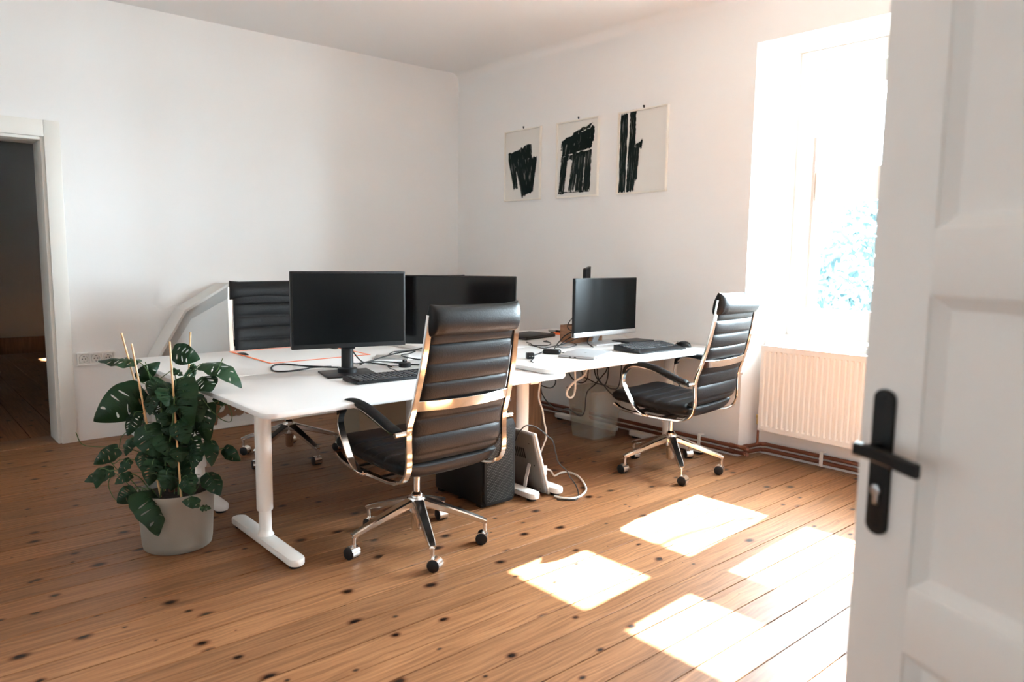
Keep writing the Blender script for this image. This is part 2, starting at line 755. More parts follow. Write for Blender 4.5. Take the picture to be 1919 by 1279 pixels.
# ------------------------------------------------------------------ window
YB = [(-3.03, -3.165), (-3.58, -3.77), (-4.17, -4.26), (-4.67, -4.83)]
b = B()
WX0, WX1 = .40, .47
for y1, y0 in YB:
    box(b, WX0, WX1, y0, y1, .745, 2.53, .006)
for i in range(3):
    ya, yb = YB[i][1], YB[i + 1][0]
    for z0, z1 in ((.745, .941), (1.606, 1.805), (2.42, 2.53)):
        box(b, WX0 + .001, WX1 - .001, yb, ya, z0, z1, .006)
win = struct('window_1', b, PAINT)
for i in range(3):
    ya, yb = YB[i][1], YB[i + 1][0]
    for z0, z1 in ((.941, 1.606), (1.805, 2.42)):
        bb = B()
        box(bb, .440, .444, yb - .004, ya + .004, z0 - .004, z1 + .004)
        fin('pane', bb, GLASS, win)
bb = B()
box(bb, .185, .3995, -4.83, -3.03, .7455, .765, .005)
fin('window_sill', bb, PAINT, win)
bb = B()
box(bb, .392, .3995, -3.166, -3.148, .95, 2.0, .001)  # added strip, its brown stands in for shade on the sash edge
fin('shaded_sash_edge', bb, SASHSHADE, win, label='narrow brown strip coloured as the shaded edge of the left sash')
for y in (-3.69, -4.215):
    bb = B()
    box(bb, .388, .40, y - .012, y + .012, 1.22, 1.34, .003)
    tube(bb, [(.394, y, 1.28), (.372, y, 1.28), (.366, y, 1.28), (.364, y, 1.25), (.364, y, 1.19)], .007, 8)
    fin('window_handle', bb, STEEL, win)

# ------------------------------------------------------------------ open panel door (foreground right)
DW, DH, DT = .855, 1.965, .046
ang = math.radians(68.5)
dv = Vector((math.cos(ang), math.sin(ang), 0))
edge = Vector((-2.955, -4.972, 0))
hinge = edge - dv * DW
# local: x from hinge (0) to free edge (DW); y>0 is the face seen from the room's left
droot_bm = B()
ST = .105
ROWS = [(.118, .684), (.783, 1.206), (1.30, 1.858)]
MID = None


def door_mesh(b):
    y0, y1 = -DT, 0.
    box(b, 0, ST, y0, y1, .01, DH, .003)
    box(b, DW - ST, DW, y0, y1, .01, DH, .003)
    edges = [(.01, ROWS[0][0])] + [(ROWS[i][1], ROWS[i + 1][0]) for i in range(2)] + [(ROWS[2][1], DH)]
    for z0, z1 in edges:
        box(b, ST - .002, DW - ST + .002, y0 + .0005, y1 - .0005, z0, z1, .003)


door_mesh(droot_bm)
door = struct('door_1', droot_bm, PAINT)
door.location = (hinge.x, hinge.y, 0)
door.rotation_euler = (0, 0, ang)
for z0, z1 in ROWS:
    bb = B()
    # recessed panel with a raised moulding round it
    box(bb, ST - .004, DW - ST + .004, -DT + .018, -.019, z0 - .004, z1 + .004)
    fin('door_panel', bb, PAINT, door)
    bb = B()
    xa, xb = ST, DW - ST
    for s in (0, 1):
        yy = -.0195 if s == 0 else -DT + .0185
        d = .0185 if s == 0 else -.0175
        prof = [(0, 0), (.019, 0), (.012, d * .30), (0, d * .80)]
        lo = [(xa, z0), (xb, z0), (xb, z1), (xa, z1)]
        rings = []
        cx_, cz_ = (xa + xb) / 2, (z0 + z1) / 2
        for (x, z) in lo:
            sx = 1 if x < cx_ else -1
            sz = 1 if z < cz_ else -1
            rings.append([bb.verts.new((x + sx * u, yy + v, z + sz * u)) for u, v in prof])
        for k in range(4):
            A_, B_ = rings[k], rings[(k + 1) % 4]
            for q in range(4):
                bb.faces.new((A_[q], A_[(q + 1) % 4], B_[(q + 1) % 4], B_[q]))
    fin('door_moulding', bb, PAINT, door, smooth=False)
hx = DW - .046
bb = B()
pl = []
for k in range(13):
    a = PI * k / 12
    pl.append((hx + .0185 * math.cos(a), 1.050 + .0150 * math.sin(a)))
for k in range(13):
    a = PI + PI * k / 12
    pl.append((hx + .0185 * math.cos(a), .858 + .0150 * math.sin(a)))
prism(bb, pl, 0, .008, 'Y', .002)
for z in (1.052, .856):
    lathe(bb, [(.004, .008), (.004, .0095), (.002, .0098)], 12, (hx, 0, z), 'Y')
fin('handle_plate', bb, BLACKM, door)
bb = B()
tube(bb, [(hx, .004, .975), (hx, .025, .975), (hx, .040, .975)], .0095, 14, smooth=False)
bar(bb, [(hx + .012, .042, .976), (hx - .02, .043, .977), (hx - .055, .042, .974), (hx - .090, .040, .970), (hx - .095, .0395, .9695)], (0, 0, 1), .020, .013)
fin('lever', bb, BLACKM, door)
bb = B()
lathe(bb, [(.0085, .004), (.0085, .0125), (.006, .0135)], 18, (hx, 0, .912), 'Y')
box(bb, hx - .005, hx + .005, .004, .0115, .890, .910, .002)
fin('lock_cylinder', bb, STEEL, door, label='worn steel lock cylinder')
# frame of that doorway
b = B()
box(b, HX, HX + .07, FRONT_Y, FRONT_Y + .02, 0, 2.05, .004)
box(b, HX - .94, HX - .87, FRONT_Y, FRONT_Y + .02, 0, 2.05, .004)
box(b, HX - .87, HX, FRONT_Y, FRONT_Y + .02, 1.985, 2.05, .004)
struct('trim_3', b, CASING)

# ------------------------------------------------------------------ radiator and pipes
rad = thing('radiator', 'white ribbed panel radiator under the sunlit window', 'radiator', (0, 0, 0))
RY0, RY1, RZ0, RZ1 = -4.60, -3.055, .180, .715
RX = .062
bb = B()
step = .0335
ny = int((RY1 - RY0 - .05) / step)
prof = [(RY1, RX + .012), (RY1 - .003, RX)]
y = RY1 - .022
for k in range(ny):
    prof += [(y, RX), (y - .006, RX + .010), (y - step * .42, RX + .010), (y - step * .42 - .006, RX)]
    y -= step
prof += [(RY0 + .003, RX), (RY0, RX + .012)]
zs = [(RZ0, 0), (RZ0 + .030, 0), (RZ0 + .040, 1), (RZ1 - .040, 1), (RZ1 - .030, 0), (RZ1, 0)]
rows = []
for z, k in zs:
    rows.append([bb.verts.new(((x if (k or x < RX + .0001) else RX) if 1 else x, yv, z)) for yv, x in prof])
for a, c in zip(rows, rows[1:]):
    for k in range(len(prof) - 1):
        bb.faces.new((a[k], a[k + 1], c[k + 1], c[k]))
fin('front_panel', bb, RAD, rad)
bb = B()
box(bb, RX + .001, RX + .10, RY1 - .004, RY1 + .001, RZ0, RZ1, .002)
box(bb, RX + .001, RX + .10, RY0 - .001, RY0 + .004, RZ0, RZ1, .002)
fins('side_cover', bb, RAD, rad)
bb = B()
box(bb, RX - .002, RX + .004, RY0, RY1, RZ1 - .004, RZ1 + .004, .002)
for k in range(46):
    yy = RY0 + .02 + k * (RY1 - RY0 - .04) / 45
    box(bb, RX + .006, RX + .098, yy - .006, yy + .006, RZ1 - .003, RZ1 + .002)
fin('top_grille', bb, RAD, rad)
bb = B()
box(bb, RX + .085, RX + .10, RY0 + .01, RY1 - .01, RZ0 + .004, RZ1 - .01, .003)
box(bb, RX + .016, RX + .03, RY0 + .01, RY1 - .01, RZ0 + .004, RZ1 - .012, .003)
fin('rear_panel', bb, RAD, rad)
bb = B()
for yy in (RY1 - .2, RY0 + .2):
    box(bb, RX + .10, .2, yy - .02, yy + .02, RZ0 + .1, RZ1 - .1)
fins('wall_bracket', bb, RAD, rad)
bb = B()
lathe(bb, [(.013, 0), (.013, .04), (.017, .042), (.017, .06), (.012, .062)], 16, (.115, RY1 + .026, .205))
tube(bb, [(.115, RY1 + .026, .23), (.115, RY1 - .004, .23)], .010, 12, smooth=False)
fin('valve', bb, BRASS, rad, label='brass valve at the radiator foot')
bb = B()
tube(bb, [(.115, RY1 + .026, .21), (.115, RY1 + .026, .12), (.112, RY1 + .026, .085), (.10, RY1 + .03, .068)], .0075, 10)
fin('riser_pipe', bb, COPPER, rad, label='copper pipe rising to the valve')


def pipe_run(z, off, label):
    o = -off
    bb = B()
    pts = [(o, -.02, z), (o, -1.0, z), (o, -2.0, z), (o, NY0 - off * .2, z), (o + .004, NY0 - off - .006, z), (o + .02, NY0 - off - .016, z + .001), (.17 - off, -3.00 - off, z), (.185 - off, -3.012 - off, z), (.198 - off, -3.03 - off, z), (.2 - off, -3.06 - off, z), (.2 - off, -3.5, z), (.2 - off, -4.85, z)]
    tube(bb, pts, .0125, 14, 5)
    for q in ((o, NY0 + .03, z), ):
        tube(bb, [(q[0], q[1] + .012, q[2]), (q[0], q[1] - .022, q[2])], .0155, 14, smooth=False)
    tube(bb, [(o + .03, NY0 - off - .0165, z), (o + .06, NY0 - off - .0185, z)], .0155, 14, smooth=False)
    return tag(fin('copper_pipe', bb, COPPER), label, 'pipe', 'heating pipes along the wall foot')


pipe_run(.070, .028, 'upper of the two copper heating pipes along the wall foot')
pipe_run(.034, .028, 'lower of the two copper heating pipes, just above the floorboards')
for px_, py_, lb in ((-.028, -2.70, 'white pipe clip on the copper pipes behind the right chair'),
                     (.172, -3.43, 'white pipe clip on the copper pipes under the radiator'),
                     (-.028, -1.52, 'white pipe clip on the copper pipes behind the plastic bin')):
    bb = B()
    box(bb, px_ - .018, px_ - .0135, py_ - .011, py_ + .011, .012, .100, .001)
    box(bb, px_ - .0135, px_ + .026, py_ - .011, py_ + .011, .0925, .100, .001)
    tag(fin('pipe_clip', bb, WHITEP), lb, 'pipe clip', 'pipe clips')

# ------------------------------------------------------------------ wall socket
sk = thing('wall_socket', 'white triple wall socket beside the left doorway', 'wall socket', (-2.99, -.0, .543))
bb = B()
for (x0, x1, z0, z1) in ((-.112, .112, .030, .042), (-.112, .112, -.042, -.030), (-.112, -.101, -.030, .030), (.101, .112, -.030, .030), (-.0405, -.0305, -.030, .030), (.0305, .0405, -.030, .030)):
    box(bb, x0, x1, -.020, 0, z0, z1, .0015, 1)
fin('cover_frame', bb, WHITEP, sk)
for k in (-1, 0, 1):
    cx_ = k * .071
    bb = B()
    lathe(bb, [(.029, -.002), (.029, -.022), (.0225, -.022), (.0205, -.004), (.0001, -.0035)][::-1], 30, (cx_, 0, 0), 'Y', closed=False)
    box(bb, cx_ - .030, cx_ + .030, -.0025, -.0015, -.030, .030)
    s_ = fin('socket_outlet', bb, WHITEP, sk)
    bb = B()
    for sx in (-.0095, .0095):
        lathe(bb, [(.0036, -.0060), (.0036, -.0030)], 10, (cx_ + sx, 0, 0), 'Y')
    for sz in (-.018, .018):
        box(bb, cx_ - .0035, cx_ + .0035, -.0150, -.004, sz - .0020, sz + .0020)
    fins('contact', bb, BLACKP, s_)

# ------------------------------------------------------------------ pictures


def stroke(bm, pts, rag=.006, seed=0, layer=0):
    """quad stroke p0..p3 (left-top, right-top, right-bottom, left-bottom) in (y,z) with ragged ends; UV v along the stroke"""
    rnd = random.Random(seed)
    uvl = bm.loops.layers.uv.verify()
    NU, NV = 14, 20
    x = -.0004 * (layer + 1)
    a, b_, c, d = [Vector((p[0], p[1])) for p in pts]
    grid = []
    er = [rnd.uniform(-1, 1) for _ in range(NU + 1)]
    er2 = [rnd.uniform(-1, 1) for _ in range(NU + 1)]
    el = [rnd.uniform(-1, 1) for _ in range(NV + 1)]
    el2 = [rnd.uniform(-1, 1) for _ in range(NV + 1)]
    Ls = (d - a).length + 1e-6
    Ws = (b_ - a).length + 1e-6
    so = rnd.uniform(0, 10)
    for j in range(NV + 1):
        row = []
        v0 = j / NV
        for i in range(NU + 1):
            u0_ = i / NU
            v = v0
            if j == 0:
                v = er[i] * rag * 1.6 / Ls
            if j == NV:
                v = 1 + er2[i] * rag * 1.6 / Ls
            u = u0_
            if i == 0:
                u = el[j] * rag * .5 / Ws
            if i == NU:
                u = 1 + el2[j] * rag * .5 / Ws
            p = (a * (1 - u) + b_ * u) * (1 - v) + (d * (1 - u) + c * u) * v
            row.append((bm.verts.new((x, p.x, p.y)), (u + so, v * Ls * 6 + so)))
        grid.append(row)
    for j in range(NV):
        for i in range(NU):
            q = (grid[j][i], grid[j][i + 1], grid[j + 1][i + 1], grid[j + 1][i])
            f = bm.faces.new([k[0] for k in q])
            for lp, k in zip(f.loops, q):
                lp[uvl].uv = k[1]


def picture(yc, zc, label, strokes):
    W, H = .437, .572
    t = thing('picture_frame', label, 'picture', (0, yc, zc), 0, 'abstract prints on the window wall')
    bb = B()
    f = .011
    for (y0, y1, z0, z1) in ((-W / 2, -W / 2 + f, -H / 2, H / 2), (W / 2 - f, W / 2, -H / 2, H / 2), (-W / 2 + f, W / 2 - f, -H / 2, -H / 2 + f), (-W / 2 + f, W / 2 - f, H / 2 - f, H / 2)):
        box(bb, -.022, -.001, y0, y1, z0, z1, .0015, 1)
    fin('frame', bb, FRAMEW, t)
    bb = B()
    box(bb, -.010, -.003, -W / 2 + f, W / 2 - f, -H / 2 + f, H / 2 - f)
    pp = fin('art_print', bb, PAPER, t)
    bb = B()
    for k, s in enumerate(strokes):
        # u from the left edge seen in the room (y falls to the right), v from the top; both 0..1
        pts = [(W / 2 - u * W, H / 2 - v * H) for u, v in s]
        stroke(bb, pts, .007, k + int(yc * 100), k)
    o = fin('ink_strokes', bb, INK, pp, smooth=False)
    o.location = (-.0102, 0, 0)
    bb = B()
    lathe(bb, [(.006, -.008), (.006, -.0), ], 12, (0, 0, H / 2 + .017), 'X')
    box(bb, -.004, -.001, -.004, .004, H / 2, H / 2 + .017)
    fin('hook', bb, BLACKM, t)
    return t


picture(-.884, 1.985, 'abstract print with two overlapping black blocks, nearest the room corner',
        [((.10, .32), (.74, .22), (.76, .40), (.12, .48)), ((.10, .40), (.30, .42), (.38, .82), (.26, .84)), ((.28, .44), (.90, .40), (.80, .88), (.50, .96)), ((.40, .43), (.70, .42), (.72, .60), (.46, .62))])
picture(-1.500, 1.982, 'abstract print with black columns under a slanted block, middle of the three prints',
        [((.12, .24), (.90, .11), (.88, .30), (.10, .38)), ((.16, .32), (.86, .26), (.84, .38), (.12, .46)), ((.12, .46), (.84, .40), (.84, .46), (.10, .52)),
         ((.12, .50), (.28, .48), (.20, .92), (.06, .93)), ((.40, .46), (.56, .45), (.44, .90), (.30, .92)), ((.54, .45), (.68, .44), (.64, .93), (.46, .92)), ((.70, .43), (.84, .42), (.82, .92), (.66, .93)),
         ((.06, .93), (.80, .925), (.80, .93), (.06, .936)), ((.40, .16), (.84, .08), (.80, .12), (.42, .20))])
picture(-2.118, 1.980, 'abstract print with tall black vertical bars, nearest the window',
        [((.05, .03), (.20, .02), (.18, .97), (.04, .98)), ((.25, .01), (.37, .01), (.36, .50), (.22, .52)), ((.22, .48), (.40, .45), (.36, .97), (.20, .98)), ((.36, .42), (.52, .36), (.50, .45), (.38, .48)), ((.37, .46), (.45, .45), (.42, .84), (.35, .84))])

# ------------------------------------------------------------------ desks


def desk(x0, x1, y0, y1, zt, lx, label, ly=None, foot=.66):
    cx_, cy_ = (x0 + x1) / 2, (y0 + y1) / 2
    t = thing('office_desk', label, 'desk', (cx_, cy_, 0), 0, 'white sit-stand desks')
    hw, hd, r = (x1 - x0) / 2, (y1 - y0) / 2, .055
    pts = []
    for sx, sy, a0 in ((1, 1, 0), (-1, 1, PI / 2), (-1, -1, PI), (1, -1, 1.5 * PI)):
        for k in range(9):
            a = a0 + PI / 2 * k / 8
            pts.append((sx * (hw - r) + r * math.cos(a), sy * (hd - r) + r * math.sin(a)))
    bb = B()
    prism(bb, pts, zt - .022, zt, 'Z', .004)
    fin('desk_top', bb, DESKTOP, t)
    zu = zt - .022
    bb = B()
    for sy in (-.22, .22):
        box(bb, -hw + lx, hw - lx, sy - .02, sy + .02, zu - .035, zu - .0005, .003)
    fins('support_rail', bb, DESKMETAL, t)
    cyl = (ly if ly is not None else cy_) - cy_
    for sx in (-1, 1):
        X = sx * (hw - lx)
        lg = B()
        lathe(lg, [(.034, zu - .0005), (.034, .165), (.0325, .160), (.026, .159), (.026, .075), (.030, .058), (.036, .050)], 28, (X, cyl, 0))
        lego = fin('leg', lg, DESKMETAL, t)
        ff = B()
        L = foot / 2
        pth = []
        wd = .034
        n = 24
        for k in range(n + 1):
            a = PI * k / n
            pth.append((X + wd * math.cos(a), cyl + L - wd + wd * math.sin(a)))
        for k in range(n + 1):
            a = PI + PI * k / n
            pth.append((X + wd * math.cos(a), cyl - L + wd + wd * math.sin(a)))
        prism(ff, pth, .014, .046, 'Z', .008)
        for v in ff.verts:
            q = (v.co.y - cyl) / L
            v.co.z += .010 * (1 - q * q) - .002
        fo = fin('foot', ff, DESKMETAL, lego)
        gg = B()
        for s in (-1, 1):
            lathe(gg, [(.024, 0), (.024, .014)], 18, (X, cyl + s * (L - .045), 0))
        fins('foot_glide', gg, BLACKP, fo)
        hb = B()
        box(hb, X - .028, X + .028, cyl - .30, cyl + .30, zu - .03, zu - .0005, .004)
        fin('leg_bracket', hb, DESKMETAL, lego)
    return t


Z1, Z3 = .66, .684
desk(-3.03, -1.44, -2.86, -1.965, Z1, .150, 'white desk nearest the camera, behind the plant, under the black monitor', -2.47)
desk(-3.03, -1.44, -1.955, -1.02, Z1, .150, 'white desk with the orange rimmed mat, behind the front left desk', -1.645)
desk(-1.555, -.005, -2.84, -2.06, Z3, .125, 'white desk under the silver laptop and keyboard by the right chair', -2.50, .62)
desk(-1.555, -.005, -2.05, -1.31, Z3, .125, 'white desk by the print wall carrying the closed black laptop', -1.76, .62)

# ------------------------------------------------------------------ office chairs


def rail_path():
    return [(.238, .398), (.19, .376), (.10, .364), (-.10, .361), (-.19, .365), (-.245, .383), (-.277, .42), (-.287, .475), (-.287, .59), (-.315, .68), (-.348, .80), (-.372, .92), (-.388, 1.035)]


def interp(path, n):
    P = catmull([(0, p[0], p[1]) for p in path], 8)
    d = [0]
    for a, c in zip(P, P[1:]):
        d.append(d[-1] + (c - a).length)
    out = []
    for k in range(n + 1):
        s = d[-1] * k / n
        j = 0
        while j < len(d) - 2 and d[j + 1] < s:
            j += 1
        f = (s - d[j]) / max(d[j + 1] - d[j], 1e-9)
        p = P[j].lerp(P[j + 1], f)
        out.append((p.y, p.z))
    return out, d[-1]


def make_chair(base_rot, label):
    t = thing('office_chair', label, 'office chair', (0, 0, 0), 0, 'black leather office chairs')

    def rx(z):
        return .243 if z < .60 else .243 - .026 * (z - .60) / .44
    # side frames
    for s in (-1, 1):
        bb = B()
        pts = [(s * rx(z), y, z) for y, z in rail_path()]
        bar(bb, pts, (1, 0, 0), .027, .013, 6)
        fin('side_frame', bb, CHROME, t)
    # seat
    pth, L = interp([(.262, .418), (.248, .432), (.20, .432), (.10, .422), (-.02, .414), (-.14, .412), (-.22, .416), (-.252, .424)], 72)

    def seat_t(u):
        e = min(u, 1 - u) * L
        r = .041 * (1 - max(0, 1 - e / .035) ** 2.2)
        g = 1.
        for gc in (.30, .45, .60, .75):
            g -= .16 * math.exp(-((u - gc) / .014) ** 2)
        return max(r * g, .003)
    bb = B()
    pad(bb, pth, lambda u: .250 - .02 * max(0, 1 - min(u, 1 - u) * L / .04) ** 2, seat_t, lambda x, u: Vector((0, 0, .014 * abs(x / .250) ** 2.5)), 40, 5)
    fin('seat', bb, LEATHER, t, angle=60)
    # backrest with horizontal channels
    bp, L2 = interp([(-.232, .455), (-.262, .47), (-.277, .50), (-.284, .59), (-.309, .68), (-.341, .80), (-.364, .92), (-.377, 1.00)], 120)

    def back_t(u):
        s = u * L2
        ph = (s - .055) / .0745
        g = abs(math.sin(PI * ph)) ** .33
        e = min(u, 1 - u) * L2
        return max(.0045 + .0125 * g * min(1, e / .012), .003)

    def bow(x, u):
        q = 1 - (x / .21) ** 2
        return Vector((0, -.014 * q * math.sin(PI * min(1, u * 1.05)), 0))
    bb = B()
    pad(bb, bp, lambda u: .2265 - .024 * max(0, u - .25) / .75, back_t, bow, 40, 9)
    fin('backrest', bb, LEATHER, t, angle=60)
    # head roll
    hp, L3 = interp([(-.371, .956), (-.376, .975), (-.383, 1.003), (-.388, 1.035), (-.388, 1.064)], 40)

    def head_t(u):
        return max(.044 * (math.sin(PI * min(max(u, .0), 1)) ** .40) * (1 - .22 * u), .004)

    def hbow(x, u):
        return Vector((0, -.012 * (1 - (x / .22) ** 2), .010 * abs(x / .22) ** 3 * u))
    bb = B()
    pad(bb, hp, lambda u: .226 - .006 * u, head_t, hbow, 48, 12)
    # creases gathered at one lower corner
    for v in bb.verts:
        k = math.exp(-((v.co.z - .965) / .030) ** 2) * max(0, -v.co.x / .22)
        v.co.y += .0035 * k * math.sin(v.co.x * 190)
    fin('headrest', bb, LEATHER, t, angle=60)
    # cross band
    bb = B()
    N = 16
    pts = []
    for k in range(N + 1):
        x = -.24 + .48 * k / N
        q = 1 - (x / .24) ** 2
        pts.append((x * .985, -.317 - .030 * q, .688 - .004 * q))
    bar(bb, pts, (0, -.28, .96), .042, .005, 2)
    fin('cross_band', bb, CHROME, t)
    # arms
    for s in (-1, 1):
        bb = B()
        X = s * .276
        X0 = s * .25
        pts = [(s * .262, -.005, .366), (s * .276, .02, .376), (s * .279, .075, .415), (X, .122, .475), (X, .155, .540), (X, .146, .592), (X, .105, .632), (X, .05, .640), (X, -.03, .632), (X, -.12, .609), (X, -.20, .585), (X, -.262, .5755)]
        bar(bb, pts, (1, 0, 0), .031, .008, 6)
        tube(bb, [(s * .236, -.283, .580), (s * .268, -.279, .579), (s * .298, -.276, .578)], .0105, 14, smooth=False)
        tube(bb, [(s * .236, .0, .364), (s * .268, .0, .367)], .009, 12, smooth=False)
        arm = fin('armrest', bb, CHROME, t)
        bb = B()
        pp, L4 = interp([(.150, .588), (.135, .622), (.10, .648), (.04, .657), (-.05, .647), (-.14, .620), (-.215, .596), (-.262, .588)], 40)
        pad(bb, pp, lambda u: .021, lambda u: max(.013 * (1 - max(0, 1 - min(u, 1 - u) / .05) ** 2), .003), lambda x, u, X=X: Vector((X, 0, 0)), 20, 3)
        fin('arm_pad', bb, LEATHER, arm)
    # mechanism
    bb = B()
    box(bb, -.085, .085, -.13, .13, .340, .372, .008)
    lathe(bb, [(.030, .36), (.034, .345), (.034, .315), (.026, .305)], 20)
    box(bb, -.235, .235, -.11, -.08, .356, .370, .002)
    box(bb, -.235, .235, .08, .11, .356, .370, .002)
    mech = fin('tilt_mechanism', bb, BLACKP, t)
    bb = B()
    tube(bb, [(.05, .03, .352), (.15, .03, .350), (.20, .03, .347)], .005, 8, smooth=False)
    tube(bb, [(.195, .03, .347), (.255, .03, .343)], .009, 10, smooth=False)
    fin('lever', bb, BLACKP, mech)
    bb = B()
    lathe(bb, [(.0145, .31), (.0145, .235), (.020, .232), (.026, .225), (.0235, .205), (.0235, .070), (.018, .062)], 22)
    fin('gas_lift', bb, CHROME, t)
    # star base
    bb = B()
    lathe(bb, [(.030, .140), (.042, .150), (.042, .200), (.036, .212), (.028, .214)], 28)
    fin('base_hub', bb, ALU, t)
    for k in range(5):
        a = base_rot + 2 * PI * k / 5
        bb = B()
        d = Vector((math.cos(a), math.sin(a), 0))
        sd_ = Vector((-math.sin(a), math.cos(a), 0))
        pts = [d * .034 + Vector((0, 0, .188)), d * .10 + Vector((0, 0, .168)), d * .19 + Vector((0, 0, .139)), d * .275 + Vector((0, 0, .110)), d * .303 + Vector((0, 0, .099))]
        bar(bb, pts, sd_, .050, .034, 5, wf=lambda u: 1 - .48 * u, tf=lambda u: 1.1 - .62 * u)
        tube(bb, [d * .296 + Vector((0, 0, .094)), d * .296 + Vector((0, 0, .058))], .0085, 12, smooth=False)
        fin('base_leg', bb, ALU, t)
        # caster trails at its own angle
        ca = a + (k * 2.1 + .9)
        cd = Vector((math.cos(ca), math.sin(ca), 0))
        cs = Vector((-math.sin(ca), math.cos(ca), 0))
        c = d * .296 + cd * .012 + Vector((0, 0, .0265))
        mt = Matrix((cs, cd, Vector((0, 0, 1)))).transposed().to_4x4()
        mt.translation = c
        bb = B()
        tt = bmesh.new()
        # chrome hood: part cylinder between the wheels
        hood = []
        for q in range(15):
            an = math.radians(-25 + 230 * q / 14)
            hood.append((.0285 * math.cos(an), .0285 * math.sin(an)))
        for q in range(14, -1, -1):
            an = math.radians(-25 + 230 * q / 14)
            hood.append((.0250 * math.cos(an), .0250 * math.sin(an)))
        prism(tt, hood, -.021, .021, 'X')
        lathe(tt, [(.009, .024), (.009, .036)], 12, (0, -.012, 0))
        merge(bb, tt, mt)
        cast = fin('caster', bb, CHROME, t)
        bb = B()
        tt = bmesh.new()
        for sx in (-1, 1):
            lathe(tt, [(.021, sx * .0255), (.0255, sx * .0235), (.0265, sx * .019), (.0265, sx * .006), (.012, sx * .004), (.012, 0)], 24, (0, 0, 0), 'X')
        merge(bb, tt, mt)
        fin('wheel', bb, BLACKP, cast)
    return t


ch1 = make_chair(math.radians(30), 'black leather office chair in front of the nearest desk, its back to the camera')
ch2 = make_chair(math.radians(8), 'black leather office chair by the radiator and window, turned from the camera')
ch3 = dup(ch1)
ch4 = dup(ch1)
ch1.location = (-2.365, -2.860, 0)
ch1.rotation_euler = (0, 0, math.radians(2))
ch2.location = (-.575, -2.865, 0)
ch2.rotation_euler = (0, 0, math.radians(5))
ch3['label'] = 'black office chair beyond the desks, ribbed backrest showing left of the black monitor'
ch4['label'] = 'office chair hidden behind the wide black monitor, only the top of its back showing'
ch3.location = (-2.195, -1.20, .0)
ch3.rotation_euler = (0, 0, math.radians(176))
ch4.location = (-.22, -.49, .0)
ch4.rotation_euler = (0, 0, math.radians(180))

# ------------------------------------------------------------------ monitors


def monitor(name, label, loc, rz, W, zb, zt, chin, shell, chinm, scr, base, yoff=0., bez=.006):
    t = thing(name, label, 'monitor', loc, rz, 'computer monitors on the desks')
    bb = B()
    box(bb, -W / 2, W / 2, yoff - .010, yoff + .014, zb, zt, .004)
    box(bb, -W * .32, W * .32, yoff + .012, yoff + .040, zb + .06, zt - .08, .012)
    body = fin('panel_housing', bb, shell, t)
    bb = B()
    box(bb, -W / 2 + bez, W / 2 - bez, yoff - .0112, yoff - .0095, zb + chin, zt - bez)
    fin('screen', bb, scr, t)
    if chinm is not None:
        bb = B()
        box(bb, -W / 2, W / 2, yoff - .013, yoff + .014, zb - .001, zb + chin - .001, .003)
        fin('chin_bezel', bb, chinm, t)
    return t


m1 = monitor('computer_monitor', 'black monitor on the front left desk above the keyboard', (-2.335, -2.205, Z1), math.radians(-13.8), .560, .140, .508, .022, BLACKP, None, SCREEN, 'plate', -.055, .010)
bb = B()
box(bb, -.125, .125, -.115, .095, .0, .010, .004)
fin('stand_base', bb, BLACKP, m1)
bb = B()
lathe(bb, [(.048, .0095), (.048, .028), (.044, .032), (.030, .034)], 28, (0, -.0, 0))
lathe(bb, [(.030, .030), (.028, .24), (.026, .30)], 24, (0, -.0, 0))
box(bb, -.035, .035, -.025, .015, .22, .34, .006)
fin('stand_column', bb, BLACKP, m1)
bb = B()
box(bb, -.033, .033, -.034, .034, .128, .150, .006)
fin('column_collar', bb, BLACKP, m1)

m2 = monitor('computer_monitor', 'wide glossy black monitor behind the near chair', (-1.735, -2.30, Z1), math.radians(-41.2), .640, .120, .484, .004, BLACKP, None, GSCREEN, 'plate', -.03, .006)
bb = B()
lathe(bb, [(.10, 0), (.10, .006), (.092, .010), (.03, .012)], 36)
fin('stand_base', bb, SILVER, m2)
bb = B()
box(bb, -.03, .03, -.004, .014, .010, .30, .004)
fin('stand_column', bb, SILVER, m2)

m3 = monitor('computer_monitor', 'silver rimmed monitor on the desk in front of the right chair', (-.490, -2.205, Z3), math.radians(.5), .600, .060, .432, .030, BLACKP, SILVER, SCREEN, 'plate', -.045, .004)
bb = B()
prism(bb, [(-.12, -.085), (.12, -.085), (.10, .075), (-.10, .075)], 0, .007, 'Z', .002)
fin('stand_base', bb, SILVER, m3)
bb = B()
bar(bb, [(0, .045, .005), (0, .022, .06), (0, -.006, .13), (0, -.012, .17)], (1, 0, 0), .055, .010, 4)
fin('stand_column', bb, SILVER, m3)

# ------------------------------------------------------------------ keyboards
key_mesh = {}


def key(parent, x, y, z, w_, d_):
    k = (round(w_, 4), round(d_, 4))
    if k not in key_mesh:
        bb = B()
        box(bb, -w_ / 2, w_ / 2, -d_ / 2, d_ / 2, 0, .0055, .0018, 1)
        o = fin('key', bb, KEYC, parent, (x, y, z))
        key_mesh[k] = o.data
        return o
    o = bpy.data.objects.new('key', key_mesh[k])
    COL.objects.link(o)
    o.parent = parent
    o.location = (x, y, z)
    return o


